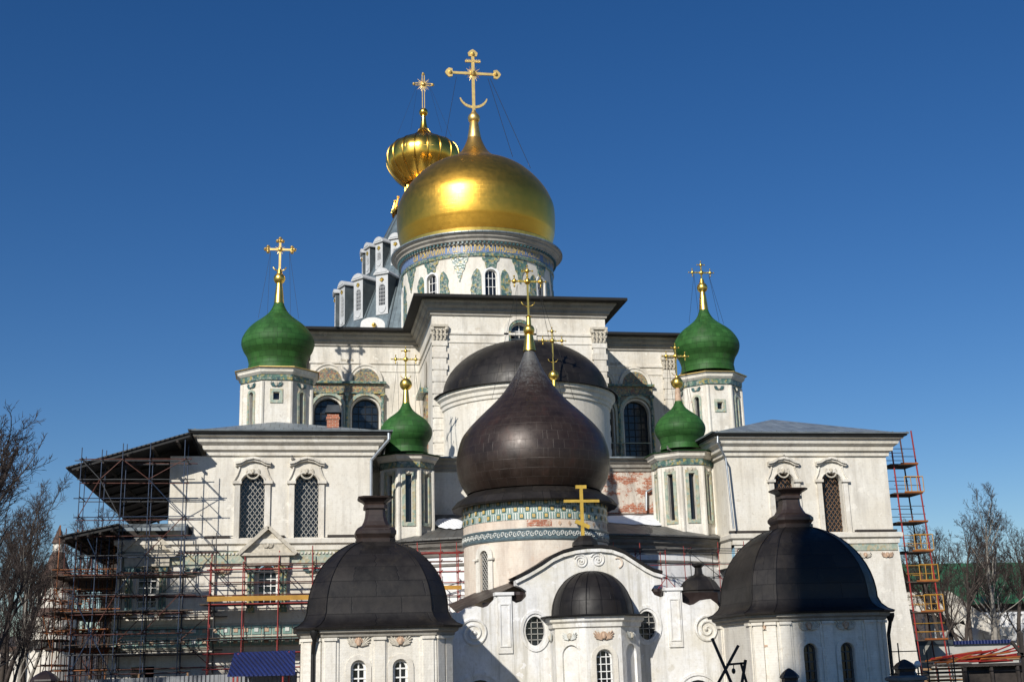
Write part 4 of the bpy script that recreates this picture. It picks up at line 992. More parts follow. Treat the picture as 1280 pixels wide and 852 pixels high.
for x_ in (600, 872):
    q = P(x_, 846); b = MB(); b.panel(fy(YC-.06), arc_pts(q[0], q[1]-1.0, 1.25, R(20), R(160))+arc_pts(q[0], q[1]-1.0, 1.1, R(160), R(20)), [], 0, 0, .06); b.build('arch_moulding', M['plaster_white'], ch)
    b = MB(); b.panel(fy(YC-.015), arch(q[0], 0, 1.6, q[1]-.12)); wn = b.build('window', M['glass'], ch)
    b = MB(); 
    for k in range(4): b.bar(V((q[0]-.6+.4*k, YC-.04, .2)), V((q[0]-.6+.4*k, YC-.04, q[1]-.25)), .04, .03)
    b.build('grille', M['frame_white'], wn)
# pedestal and gold cross on the gable
q = P(733, 684); b = MB(); b.poly8(V((q[0], YC+.3, 0)), [(.62, q[1]+.1), (.6, q[1]+.3), (.3, q[1]+.62), (.2, q[1]+.62)]); pd = b.build('pedestal', M['black_sheet'], ch)
qa, qb = P(731, 670), P(727, 609)
b = MB(); xq = (qa[0]+qb[0])/2; Yq = YC+.3; zt_, zb2_ = qb[1], qa[1]-.1; ww = .16
b.box((xq-ww/2, Yq-.06, zb2_), (xq+ww/2, Yq+.06, zt_)); b.box((xq-.28, Yq-.07, zt_-.02), (xq+.28, Yq+.07, zt_+.16))
z_ = P(728, 625)[1]; b.box((xq-.93, Yq-.065, z_-.07), (xq+.93, Yq+.065, z_+.07))
z_ = P(728, 654)[1]; b.bar(V((xq-.36, Yq, z_+.16)), V((xq+.36, Yq, z_-.16)), .2, .13); b.build('cross', M['gold_paint'], ch)
# small polygonal apse in front with ribbed black dome
sx0, sx1 = xat(688, 790, 60.2), xat(806, 790, 60.2); scx = (sx0+sx1)/2+.10; sr = (sx1-sx0)/2*.90; YS = 61.6
sz = zat(745, 769, YS-sr)
def win8(k): return []
b = MB(); wfs = []
sA = [R(-90+k*45) for k in range(5)]
rr8 = sr
for k in range(-2, 3):
    a = k*PI/4; n_ = V((math.sin(a), -math.cos(a), 0)); ux = V((math.cos(a), math.sin(a), 0)); s_ = sr*.4142
    fr = (lambda o, ux, n_: (lambda u, v, d=0: o+ux*u+Z*v+n_*d))(V((scx, YS, 0))+n_*sr, ux, n_)
    if k == 0: hs = [arch(0, .5, .82, zat(755, 811, YS-sr)-.5)]
    elif abs(k) == 1: hs = [arch(0, .5, 1.0, zat(710, 808, YS-sr)-.4)]
    else: hs = []
    b.panel(fr, rect(-s_, 0, s_, sz), hs, .12 if k else .35); wfs.append((k, fr, hs))
    if abs(k) == 1: b.panel(fr2(fr, -.12), rect(-.6, .4, .6, sz-.4))
apw = b.build('small_apse', M['plaster_white'], ch)
for k, fr, hs in wfs:
    if k == 0:
        zt_ = zat(755, 811, YS-sr); window(apw, fr, 0, .5, .82, zt_-.5, .33, 'grid', 'frame_white', 'glass', 3, 9, .045)
        s = MB(); s.panel(fr2(fr, .05), arch(0, .3, 1.3, zt_-.1), [arch(0, .4, .84, zt_-.38)], .05, 0, .05); s.build('window_surround', M['plaster_cream'], apw)
    cherub(apw, fr2(fr, .03), 0, sz-.95, 1.0 if k == 0 else .85, 'terracotta' if k == 0 else 'relief', 'terracotta' if k == 0 else 'tile_white')
oc = [(scx+math.sin(R(-112.5+45*k))*sr/math.cos(PI/8), YS-math.cos(R(-112.5+45*k))*sr/math.cos(PI/8)) for k in range(6)]
b = MB(); b.sweep(oc, [(0, sz-.55), (.1, sz-.5), (.12, sz-.32), (.24, sz-.22), (.27, sz-.02), (-.2, sz)], False, 0, 1); b.build('cornice', M['plaster_white'], apw)
b = MB(); b.sweep(oc, [(-.3, sz+.003), (.46, sz+.003), (.46, sz+.07), (-.5, sz+.12)], False, 0, 1); b.build('eave', M['black_sheet'], apw)
b = MB(); hd = zat(742, 715, YS-.3)-sz; pr = [((sr*.98)*math.cos(t)**.9, sz+.08+hd*math.sin(t)) for t in [PI/2*k/12*.995 for k in range(13)]]
b.lathe(V((scx, YS, 0)), pr, 16, 0, -PI/2-.3, PI/2+.3); dm = b.build('small_dome', M['black_sheet'], ch, 20)
b = MB()
for k in range(11):
    a = -PI/2-.3+(PI+.6)*k/10; b.path([V((scx+math.sin(a)*r, YS-math.cos(a)*r, z)) for r, z in pr], .025, 4)
b.build('standing_seams', M['black_sheet'], dm)
# body behind the gable
b = MB(); b.box((7.5, YC+.75, 0), (21.3, 70, 4.9)); b.build('church_body', M['plaster_white'], ch)
# tiled drum and dark onion
YO = 67.5; ox = (xat(578.5, 650, YO)+xat(757, 650, YO))/2; orr = (xat(757, 650, YO)-xat(578.5, 650, YO))/2*.985
OZ = lambda y, x=664: zat(x, y, YO-orr)
z_e, z_t0, z_p0, z_b0 = OZ(625), OZ(648), OZ(660), OZ(672)
oc3 = V((ox, YO, 0))
wa = math.asin((xat(608, 710, YO-3)-ox)/orr*1.0)
b = MB(); hw = R(5.5); zt_ = zat(608, 686, YO-3.2); zb2_ = zat(608, 742, YO-3.2)
n_ = V((math.sin(wa), -math.cos(wa), 0)); ux = V((math.cos(wa), math.sin(wa), 0))
fro = (lambda o, ux, n_: (lambda u, v, d=0: o+ux*u+Z*v+n_*d))(oc3+n_*orr*math.cos(hw), ux, n_)
b.panel(fro, rect(-orr*math.sin(hw), 0, orr*math.sin(hw), z_b0), [arch(0, zb2_, .56, zt_-zb2_)], .14)
b.lathe(oc3, [(orr, 0), (orr, z_b0)], 60, 0, wa+hw, wa+2*PI-hw)
od = b.build('onion_drum', M['plaster_pink'], ch, True)
window(od, fro, 0, zb2_, .56, zt_-zb2_, .14, 'lattice', 'grille', 'glass')
s = MB(); s.panel(fr2(fro, .06), arch(0, zb2_, 1.25, zt_-zb2_+.32), [arch(0, zb2_+.02, .6, zt_-zb2_-.01)], .06, 0, .06); s.obox(fro(-.75, zt_-.5, 0), ux*.38, n_*.16, Z*.1); s.obox(fro(.37, zt_-.5, 0), ux*.38, n_*.16, Z*.1); s.build('window_surround', M['plaster_cream'], od)
b = MB(); b.lathe(oc3, [(orr, z_b0-.1), (orr+.07, z_b0-.06), (orr+.09, z_b0+.03), (orr+.05, z_b0+.08), (orr+.05, z_p0-.08), (orr+.09, z_p0-.04), (orr+.09, z_p0+.03), (orr, z_p0+.05)], 80); tb = b.build('ornament_band', M['tile_slate'], od, True)
b = MB(); zc4 = (z_b0+z_p0)/2; hb = (z_p0-z_b0)/2-.1
for k in range(110):                                        # white meander and flowers on the band
    a = 2*PI*k/110; f_ = lambda u, v: oc3+V((math.sin(a+u/orr)*(orr+.065), -math.cos(a+u/orr)*(orr+.065), v))
    s_ = 1 if k % 2 else -1
    b.path([f_(.09*math.cos(t), zc4+s_*.02+hb*.75*math.sin(t)) for t in [R(s_*(20+50*j)) for j in range(6)]], .03, 4)
    b.ball(f_(.05, zc4), .045, 6)
x_ = b.build('meander_tiles', M['tile_white'], tb); x_['kind'] = 'stuff'
b = MB(); b.lathe(oc3, [(orr, z_p0+.03), (orr+.005, z_t0)], 80)
# rows of square tiles
rows = 3; hz = (z_e+.12-z_t0)/rows; ncol = 78
b.build('drum_course', M['plaster_pink'], od, True)
def cq(bb, a0, a1, z0_, z1_, r, m): bb.face([oc3+V((math.sin(a0)*r, -math.cos(a0)*r, z0_)), oc3+V((math.sin(a1)*r, -math.cos(a1)*r, z0_)), oc3+V((math.sin(a1)*r, -math.cos(a1)*r, z1_)), oc3+V((math.sin(a0)*r, -math.cos(a0)*r, z1_))], m)
b = MB()
for k in range(ncol):
    a0, a1 = 2*PI*k/ncol, 2*PI*(k+1)/ncol; da = a1-a0
    for r_ in range(rows):
        z0_, z1_ = z_t0+r_*hz, z_t0+(r_+1)*hz; r = orr+.03
        if (k+r_) % 2:
            cq(b, a0, a1, z0_, z1_, r, 1)
            e = .17; cq(b, a0+da*e, a1-da*e, z0_+hz*e, z1_-hz*e, r+.03, 0)
            e = .26; cq(b, a0+da*e, a1-da*e, z0_+hz*e, z1_-hz*e, r+.05, 3); cq(b, a0+da*.42, a1-da*.42, z0_+hz*.42, z1_-hz*.42, r+.07, 4)
        else:
            cq(b, a0, a1, z0_, z1_, r, 2)
            for u in (.16, .62): cq(b, a0+da*u, a0+da*(u+.20), z0_+hz*.06, z1_-hz*.06, r+.025, 1)
x_ = b.build('square_tiles', [M['tile_teal'], M['tile_mint'], M['tile_white'], M['tile_yellow'], M['terracotta']], od); x_['kind'] = 'stuff'
b = MB()
for k in range(44):
    a = 2*PI*k/44
    if R(-6) < (a+PI) % (2*PI)-PI < R(70):
        f_ = lambda u, v: oc3+V((math.sin(a+u/orr)*(orr+.03), -math.cos(a+u/orr)*(orr+.03), v)); zm = (z_p0+z_t0)/2+.02
        b.face([f_(-.1, zm), f_(0, zm-.14), f_(.1, zm), f_(0, zm+.14)])
b.build('diamond_tiles', M['terracotta'], od)
# exposed brick area on the course
b = MB()
b.lathe(oc3, [(orr+.012, z_p0+.1), (orr+.012, z_t0-.04)], 6, 0, R(-17), R(2)); b.build('exposed_brick', M['brick_patch'], od)
b = MB(); ze_ = OZ(614); zl_ = z_e
b.lathe(oc3, [(orr-.1, zl_), (orr+.62, zl_-.02), (orr+.66, zl_+.06), (orr+.35, zl_+.42), (orr*.93, ze_+.35)], 20); b.build('skirt_roof', M['black_sheet'], od)
oR = (xat(760, 575, YO)-xat(569, 575, YO))/2*.985; ozw = zat(664, 578, YO)
on = onion(ch, ONION_DARK, (ox, YO, ozw), oR, 'copper', 72)
zt_ = ozw+oR*1.5
b = MB(); b.lathe(oc3, [(oR*.088, zt_), (oR*.07, zt_+.5), (oR*.052, zt_+.95), (oR*.07, zt_+1.0)], 16); b.ball(oc3+Z*(zt_+1.25), .33, 16); b.lathe(oc3, [(.15, zt_+1.45), (.13, zt_+2.0), (.19, zt_+2.05), (.1, zt_+2.1)], 14); b.build('finial_ball', M['gold_plain'], on, True)
zc_ = zt_+2.05; cross(on, ox, YO, zc_, zat(656, 333, YO)-zc_, 2.15, 'ball', 'gold_plain', .11)
wires(on, (ox, YO, zc_+1.9), 2, 0, oR*.55, ozw+oR*.8)
# lantern dome behind the shoulder
q = at(875, 745, 64.5); b = MB(); lr = 1.15
b.poly8(V((q.x, 64.5, 0)), [(1.0, 0), (1.0, q.z-.5), (1.42, q.z-.48), (1.38, q.z-.38), (1.12, q.z-.05), (1.0, q.z+.28), (1.08, q.z+.30), (1.05, q.z+.36), (.95, q.z+.5), (.80, q.z+.75), (.55, q.z+.98), (.22, q.z+1.12)])
b.poly8(V((q.x, 64.5, 0)), [(.30, q.z+1.08), (.2, q.z+1.2), (.17, q.z+1.5), (.3, q.z+1.62), (.3, q.z+1.72), (.05, q.z+1.78)]); b.build('lantern_dome', M['black_sheet'], ch, 20)

# ================================================================== CORNER PAVILIONS with black domes
def pavilion(cx, cy, hw, a, ez, ztop, zfin, label, wins, pipe, wf='frame_white'):
    WS = .86; t_ = thing('domed_pavilion', (cx, cy, 0), label, 'pavilion')
    sh = [(-a,-1),(a,-1),(1,-a),(1,a),(a,1),(-a,1),(-1,a),(-1,-a)]
    b = MB(); frs_ = []
    for k in range(8):
        p0 = V((cx+sh[k][0]*hw, cy+sh[k][1]*hw, 0)); p1 = V((cx+sh[(k+1) % 8][0]*hw, cy+sh[(k+1) % 8][1]*hw, 0)); L = (p1-p0).length
        fr = frame(p0, p1-p0); hs = []
        if k == 0: hs = [arch(L/2+u, .8, .62, wins-.8) for u in (-WS, WS)]
        b.panel(fr, rect(0, 0, L, ez), hs, .3); frs_.append((fr, L, k))
    wl_ = b.build('wall', M['plaster_cream'], t_)
    for fr, L, k in frs_:
        if k in (2, 3, 4, 5): continue
        if k == 0: us = (.28, L/2, L-.28)
        else: us = (.30, L-.30)
        s = MB()
        for u in us:
            w_ = .22; s.obox(fr(u-.34, 0, 0), (fr(1, 0, 0)-fr(0, 0, 0))*.68 if u != L/2 else (fr(1, 0, 0)-fr(0, 0, 0))*.62, (fr(0, 0, 1)-fr(0, 0, 0))*.05, Z*(ez-.34)) if k == 0 or L > 1.3 else None
            s.obox(fr(u-w_, 0, 0), (fr(1, 0, 0)-fr(0, 0, 0))*w_*2, (fr(0, 0, 1)-fr(0, 0, 0))*.1, Z*(ez-.45)); s.obox(fr(u-w_-.05, ez-.45, 0), (fr(1, 0, 0)-fr(0, 0, 0))*(w_*2+.1), (fr(0, 0, 1)-fr(0, 0, 0))*.17, Z*.12)
        s.build('pilasters', M['plaster_cream'], wl_)
        if k == 0:
            for u in (-WS, WS):
                window(wl_, fr, L/2+u, .8, .62, wins-.8, .28, 'grid', wf, 'glass', 2, 7, .06)
                s = MB(); s.panel(fr2(fr, .05), arch(L/2+u, .6, 1.08, wins-.6+.22), [arch(L/2+u, .75, .66, wins-.73)], .05, 0, .05); s.build('window_surround', M['plaster'], wl_)
                cherub(wl_, fr2(fr, .03), L/2+u, wins+.72, .95, 'terracotta', 'relief')
        elif k == 7: 
            cherub(wl_, fr2(fr, .03), L/2, wins+.72, .5, 'terracotta', 'relief')
            s = MB(); s.panel(fr2(fr, .03), arch(L/2, .8, .5, wins-.8), [arch(L/2, .9, .34, wins-.98)], .03, 0, .03); s.build('blind_arch', M['terracotta'], wl_)
    oc_ = [(cx+x*hw, cy+y*hw) for x, y in sh]
    s = MB(); s.sweep(oc_, [(0, ez-.33), (.12, ez-.3), (.14, ez-.2), (.28, ez-.12), (.3, ez), (-.2, ez)], True); s.build('cornice', M['cornice'], wl_)
    s = MB(); W_ = hw; H_ = ztop-ez-.75
    pr = [(W_-.1, ez+.01), (W_+.42, ez+.01), (W_+.44, ez+.09), (W_+.2, ez+.2), (W_-.02, ez+.42), (W_-.14, ez+.72)]
    pr += [((W_-.14)*max(.12, math.cos(t)), ez+.72+H_*math.sin(t)) for t in [PI/2*k/14 for k in range(1, 14)]]+[(.45, ztop+.02)]
    s.poly8(V((cx, cy, 0)), pr, a); dm_ = s.build('dome', M['black_sheet'], t_, 30)
    for x, y in sh: s = MB(); s.path([V((cx+x*r*1.003, cy+y*r*1.003, z)) for r, z in pr[2:]], .022, 5); s.build('ridge_seam', M['black_sheet'], dm_)
    s = MB(); F = zfin-ztop
    s.poly8(V((cx, cy, 0)), [(.84, ztop-.32), (.86, ztop-.02), (.80, ztop+.02), (.90, ztop+F*.10), (.90, ztop+F*.17), (.80, ztop+F*.24), (.62, ztop+F*.30), (.52, ztop+F*.40), (.45, ztop+F*.52), (.43, ztop+F*.64), (.43, ztop+F*.68), (.52, ztop+F*.70), (.52, ztop+F*.77), (.46, ztop+F*.80), (.55, ztop+F*.86), (.76, ztop+F*.93), (.78, ztop+F*.97), (.2, zfin), (.01, zfin+.06)], .7)
    s.build('chimney_finial', M['brown_sheet'], t_, label='brown sheet-metal waisted finial')
    if pipe:
        s = MB(); x_ = pipe[0]; f_ = pipe[1]
        s.path([V((x_, cy-hw*f_-.35, ez-.02)), V((x_+.0, cy-hw*f_-.35, ez-.35)), V((x_-.05, cy-hw*f_-.12, ez-.95)), V((x_-.05, cy-hw*f_-.12, 0))], .085, 8)
        s.lathe(V((x_, cy-hw*f_-.35, 0)), [(.1, ez-.4), (.2, ez-.15), (.2, ez-.02)], 10); s.build('drainpipe', M['iron'], t_, True)
    return t_
lcx = xat(474, 740, 56); rcx = xat(1006, 740, 56)+.0
pavilion(lcx-.18, 56, 3.1, .74, zat(472, 785, 52.8), zat(468, 674, 56), zat(468, 618, 55.4), 'squat cream pavilion with black dome beside the blue canopy, in full sun', zat(478, 824, 52.7), (lcx-2.85, .92))
pavilion(rcx-.42, 56, 3.12, .72, zat(1006, 766, 52.6), zat(993, 656, 56), zat(991, 608, 55.4), 'squat cream pavilion with black dome half in shadow, right of the scrolled gable', zat(1030, 803, 52.6), (rcx+3.05, .6), 'iron_grey')
# ---- canopy-roofed left corner: wall strip under the temporary roof, low sheet roof, transept behind
b = MB(); b.box((-7.2, 72.02, 10.0), (-5.0, 90, 14.95)); b.build('wing_wall', M['plaster_cream'], cath)
b = MB(); b.box((-13.2, 90.0, 0), (-7.2, 90.6, 13.0)); b.build('shade_dark_transept_wall', M['timber'], cath)  # dark timber colour stands in for the deep shade on this wall
q0, q1 = at(146, 660, 71.0), at(232, 658, 71.0)
b = MB(); b.face([V((q0.x, 70.9, q0.z)), V((q1.x, 70.9, q0.z)), V((q1.x, 72.0, q0.z+.35)), V((q0.x, 72.0, q0.z+.35))], 0, [(0, 0), (4, 0), (4, 1.2), (0, 1.2)]); b.box((q0.x, 70.86, q0.z-.16), (q1.x, 70.92, q0.z+.02)); b.build('low_roof', M['zinc'], cath)

# ---- snow lying on the ambulatory roof
def snow(label, x0, x1, t0, t1, seed):
    rnd = random.Random(seed); b = MB(); rows = []; nx, ny = 60, 16
    def edge(i, k): return .5+.5*math.sin(i*.33+k)*math.cos(i*.13+k*2)
    for j in range(ny+1):
        row = []
        for i in range(nx+1):
            x = x0+(x1-x0)*i/nx; f = math.sin(PI*i/nx)**.45
            tt = t0+(t1-t0)*(j/ny)*1.0; tc = (t0+t1)/2; t = tc+(tt-tc)*(f*(.78+.22*edge(i, j > ny/2)))
            best = min(pe, key=lambda p: abs(p[0]-x)); y = best[1]+(Y2-best[1])*t
            ye = 88.3-math.sqrt(max(1, (RA+.85)**2-(x-15.6)**2)); y = ye+(Y2-ye)*t
            z = za+.12+(zin-za-.12)*t
            u, w_ = i/nx*2-1, j/ny*2-1; hgt_ = .07*max(0, 1-abs(w_)**3)*max(0, 1-abs(u)**4)
            row.append(V((x, y, z+.015+hgt_*(1+.3*math.sin(i*.9+j)+.25*rnd.random()))))
        rows.append(row)
    b.grid(rows); o = b.build('snow_patch', M['snow'], None, True); tag(o, label, 'snow', None, 'stuff')
snow('long patch of old snow on the low roof right of the onion dome', xat(752, 650, 75), xat(872, 655, 75), .38, .93, 3)
snow('small patch of old snow on the low roof left of the onion dome', xat(545, 655, 75), xat(582, 655, 75), .30, .85, 5)

# ================================================================== SCAFFOLDS and temporary roofs
def scaffold(label, xs, ys, z1, levels, decks, pm='blue_tube', lm='rust_tube', r=.027, z0=0, over=.35, braces=True, group=None, deckx=None, name='scaffold', rnd=random.Random(3), dm='plank'):
    t_ = thing(name, ((xs[0]+xs[-1])/2, (ys[0]+ys[-1])/2, z0), label, 'scaffold', group)
    n_ = 0
    for x in xs:
        for y in ys:
            b = MB(); b.tube(V((x+rnd.uniform(-.04, .04), y, z0)), V((x+rnd.uniform(-.05, .05), y, z1+rnd.uniform(-.3, .6))), r, 6)
            for z in levels[::2]: b.box((x-.05, y-.05, z-.05), (x+.05, y+.05, z+.04))
            b.build('pole', M[pm if not isinstance(pm, tuple) else rnd.choice(pm)], t_)
    for z in levels:
        for y in ys:
            b = MB(); b.tube(V((xs[0]-rnd.uniform(0, over), y-.05, z)), V((xs[-1]+rnd.uniform(.1, over*2.2), y-.05, z+rnd.uniform(-.03, .03))), r, 5); b.build('ledger', M[lm if not isinstance(lm, tuple) else rnd.choice(lm)], t_)
    for z in levels[::2] if len(xs)*len(levels) > 90 else levels:
        for x in xs:
            b = MB(); b.tube(V((x+.05, ys[0]-.2, z+.06)), V((x+.05, ys[-1]+.25, z+.06)), r, 5); b.build('transom', M[lm if not isinstance(lm, tuple) else rnd.choice(lm)], t_)
    for z in decks:
        b = MB(); k = 0; w_ = (ys[-1]-ys[0]-.04)
        x0_, x1_ = (xs[0]-.3, xs[-1]+.3) if deckx is None else deckx
        nb = max(2, int(w_/.24))
        for k in range(nb): b.box((x0_-rnd.random()*.3, ys[0]+.02+w_*k/nb, z+.08+rnd.random()*.02), (x1_+rnd.random()*.5, ys[0]+.02+w_*(k+.92)/nb, z+.14))
        b.build('deck', M[dm], t_)
    if braces:
        for i in range(len(xs)-1):
            for j, z in enumerate(levels[:-2:2]):
                if rnd.random() < .6:
                    b = MB(); a_, c_ = (xs[i], xs[i+1]) if (i+j) % 2 else (xs[i+1], xs[i]); b.tube(V((a_, ys[0]-.08, z)), V((c_, ys[0]-.08, levels[min(len(levels)-1, levels.index(z)+2)])), r*.9, 5); b.build('brace', M[lm if not isinstance(lm, tuple) else rnd.choice(lm)], t_)
    return t_
fl = lambda x, Y: xat(x, 700, Y)
lev = [1.0+k*1.02 for k in range(14)]
scaffold('tall blue and rust pole scaffold at the left wing corner under the big lean-to', [xat(x, 620, 69.4) for x in (99, 124, 151, 185, 230)], [69.4, 70.8], zat(185, 560, 69.4), lev+[zat(185, 567, 69.4)-.3], [zat(200, y, 69.4) for y in (722, 765, 806)], 'blue_tube', ('rust_tube', 'rust_tube', 'iron_grey', 'blue_tube'))
scaffold('dense rusty scaffold running back along the shaded left side of the cathedral', [-12.7, -11.8, -10.9, -10.1], [70.6+1.9*k for k in range(8)], zat(110, 665, 70.5), [1.2+k*1.05 for k in range(8)], [zat(120, y, 71) for y in (722, 767, 812)], ('rust_tube', 'blue_tube', 'orange_tube'), ('rust_tube', 'orange_tube', 'rust_tube'), .028, braces=True, rnd=random.Random(5))
scaffold('thin rusty tube scaffold farthest left, beside the distant tent-roofed tower', [-13.9, -13.4], [74+1.8*k for k in range(4)], zat(80, 735, 72), [.9+k*.9 for k in range(8)], [zat(80, 800, 72)], ('orange_tube', 'rust_tube'), ('orange_tube', 'rust_tube'), .03, rnd=random.Random(6))
t_ = scaffold('red pole scaffold with a long yellow plank before the pedimented window of the left wing', [xat(x, 740, 70.4) for x in (262, 304, 348, 391, 432)], [70.0, 71.5], zat(304, 697, 70.4), [zat(304, y, 70.4) for y in (835, 816, 799, 755, 744, 728, 712, 705)], [zat(304, 757, 70.4), zat(304, 799, 70.4)], 'red_tube', ('rust_tube', 'iron_grey', 'red_tube'), .032, braces=False)
z_ = zat(304, 748, 70.3); b = MB(); b.box((xat(259, 748, 70), 69.86, z_-.13), (xat(440, 748, 70), 69.94, z_+.13)); b.build('toe_board', M['yellow_paint'], t_, label='long yellow toe board')
# decks that run between the corner scaffold and the red one
t_ = scaffold('narrow grey scaffold with dark decks tight against the lower left wing wall', [xat(x, 780, 70.9) for x in (148, 181, 226, 266)], [70.9, 71.75], zat(226, 672, 70.9), [zat(200, y, 70.9) for y in (835, 818, 800, 786, 765, 745, 715, 690)], [zat(200, 774, 70.9), zat(200, 816, 70.9)], 'iron_grey', ('iron_grey', 'rust_tube'), .028, rnd=random.Random(9))
t_ = scaffold('red pole scaffold with yellow plank before the white wall left of the tiled drum', [xat(x, 700, 69.5) for x in (497, 523, 552, 574)], [69.6, 70.4], zat(560, 683, 69.6), [zat(540, y, 69.6) for y in (745, 728, 714, 701, 690)], [], 'red_tube', ('iron_grey', 'rust_tube', 'red_tube'), .026, braces=False, z0=0)
z_ = zat(555, 734, 69.5); b = MB(); b.box((xat(500, 734, 69.5), 69.44, z_-.11), (xat(577, 734, 69.5), 69.5, z_+.11)); b.build('toe_board', M['yellow_paint'], t_)
scaffold('slim red pole scaffold before the white wall right of the tiled drum', [xat(x, 700, 70) for x in (765, 798, 829, 860, 895, 928)], [69.6, 70.6], zat(850, 682, 69.6), [zat(850, y, 69.6) for y in (760, 742, 721, 704, 690, 686)], [], ('red_tube', 'red_tube', 'red_tube', 'iron'), ('red_tube', 'iron', 'iron_grey'), .022, braces=True, rnd=random.Random(12))
# tall scaffold tower on the right flank
tx0, tx1 = xat(1114, 560, 73), xat(1141, 560, 73)
t_ = thing('scaffold_tower', ((tx0+tx1)/2, 74, 0), 'tall narrow red scaffold tower with yellow guard rails beside the right end wall', 'scaffold')
for x in (tx0, tx1):
    for y in (73.0, 74.6):
        b = MB(); b.tube(V((x+.5 if x == tx0 else x+.9, y, 0)), V((x, y, zat(1139, 538, 73) if x == tx1 else zat(1112, 548, 73))), .05, 6); b.build('pole', M['red_tube'] if y < 74 else M['rust_tube'], t_)
for k, yy in enumerate((580, 616, 652, 689, 727, 765, 800)):
    z = zat(1130, yy, 73); s_ = (zat(1130, 580, 73)-z)/14*.9
    b = MB(); b.box((tx0-.15+s_*.5, 72.95, z-.05), (tx1+.2+s_, 74.75, z+.03)); b.build('deck', M['plank'], t_)
    b = MB(); b.box((tx0+.5+s_*.5, 72.9, z+.0), (tx1+.22+s_, 72.945, z+.10)); b.build('toe_board', M['orange_tube'], t_)
    for zz in (.5, 1.0):
        for yr_ in (73, 74.6): b = MB(); b.tube(V((tx0-.1+s_*.5, yr_, z+zz)), V((tx1+.15+s_, yr_, z+zz)), .022, 5); b.build('guard_rail', M['iron_grey'] if k < 3 else M['yellow_paint'], t_)
    if k in (1, 3, 4, 5):
        b = MB(); xa_ = tx0+.55+s_
        for u in (0, .33, .66, 1.0): b.tube(V((xa_+u*1.25, 72.97, z+.1)), V((xa_+u*1.25, 72.97, z+1.05)), .03, 5)
        for v in (.1, 1.05): b.tube(V((xa_, 72.97, z+v)), V((xa_+1.25, 72.97, z+v)), .035, 5)
        b.build('gate_frame', M['yellow_paint'], t_)
# temporary roofs
def shed(label, A, B, y0, y1, nr, name='temporary_roof'):
    t_ = thing(name, ((A.x+B.x)/2, y0, min(A.z, B.z)), label, 'roof'); t = B-A; t.y = 0
    b = MB(); b.obox(V((A.x, y0, A.z)), V((t.x, 0, t.z)), V((0, y1-y0, 0)), V((0, 0, .07))); b.build('roof_sheet', M['roof_sheet'], t_)
    for k in range(nr):
        y = y0+.15+(y1-y0-.4)*k/(nr-1); b = MB(); b.bar(V((A.x+.3, y, A.z-.12+t.z*.3/t.x)), V((B.x, y, B.z-.12)), .14, .10, 0, (0, 1, 0)); b.build('rafter', M['iron'], t_)
    for k in range(5):
        f = (k+.5)/5; b = MB(); b.box((A.x+t.x*f-.06, y0-.1, A.z+t.z*f-.33), (A.x+t.x*f+.06, y1-.1, A.z+t.z*f-.2)); b.build('purlin', M['timber'], t_)
    return t_
shed('big dark sheet lean-to roof over the scaffold at the left wing corner', at(82, 585, 69.9), at(237, 541, 69.9), 69.9, 99, 11)
shed('smaller dark sheet roof low over the side scaffold, below the big lean-to', at(73, 671, 69.0), at(148, 655, 69.0), 69.0, 86, 7)
# blue canopy
A, Bq, Cq, D = at(293, 815, 66.5), at(369, 812, 66.5), at(369, 842, 64.8), at(284, 844, 64.8)
t_ = thing('canopy', ((A.x+Bq.x)/2, 65.6, 0), 'bright blue sheet canopy on thin red posts left of the sunlit domed pavilion', 'canopy')
b = MB(); b.grid([[D, Cq], [A, Bq]]); b.grid([[D-Z*.05, Cq-Z*.05], [A-Z*.05, Bq-Z*.05]]); b.grid([[D, Cq], [D-Z*.05, Cq-Z*.05]]); b.build('roof_sheet', M['blue_sheet'], t_)
for x, y, z in ((D.x+.3, 64.9, D.z), (Cq.x-.6, 64.9, Cq.z), (A.x+.2, 66.4, A.z), (Bq.x-.3, 66.4, Bq.z)):
    b = MB(); b.tube(V((x, y, 0)), V((x, y, z-.05)), .05, 6); b.build('post', M['red_tube'], t_)
# corrugated fence along the bottom left
x0_, x1_ = xat(110, 845, 67), xat(372, 845, 67); zt_ = zat(250, 842, 67)
t_ = thing('sheet_fence', ((x0_+x1_)/2, 67, 0), 'low grey corrugated sheet fence at the foot of the left scaffolds', 'fence')
b = MB(); k = x0_; i = 0; rows = [[], []]
while k < x1_:
    rows[0].append(V((k, 67+(.05 if i % 2 else 0), 0))); rows[1].append(V((k, 67+(.05 if i % 2 else 0), zt_-.12*(x1_-k)/(x1_-x0_)))); k += .11; i += 1
b.grid(rows); b.build('panel', M['grey_sheet'], t_)
k = x0_
while k < x1_: b = MB(); b.box((k, 67.08, 0), (k+.08, 67.16, zt_+.1)); b.build('fence_post', M['timber_pale'], t_); k += 2.4

# ================================================================== FAR BUILDINGS
FY = 150.0; f = lambda x, y: at(x, y, FY)
c0 = f(69, 745); t_ = thing('fortress_tower', (c0.x, FY, 0), 'distant white round tower with brown tent roof and little spire, behind the bare left trees', 'tower')
c3 = V((c0.x, FY, 0)); rw = (f(93, 745).x-f(46, 745).x)/2
zz = lambda y: f(69, y).z
b = MB(); b.lathe(c3, [(rw*1.22, 0), (rw*1.18, zz(786)), (rw*1.3, zz(784)), (rw*1.3, zz(768)), (rw*1.02, zz(762)), (rw, zz(760)), (rw, zz(732))], 12); b.build('tower_wall', M['plaster'], t_)
b = MB(); b.lathe(c3, [(rw*1.12, zz(734)), (rw*1.1, zz(730)), (rw*.62, zz(708)), (rw*.33, zz(690))], 12); b.build('tent_roof', M['tower_roof'], t_)
b = MB(); b.lathe(c3, [(rw*.3, zz(692)), (rw*.3, zz(678))], 12); b.build('lantern', M['plaster'], t_)
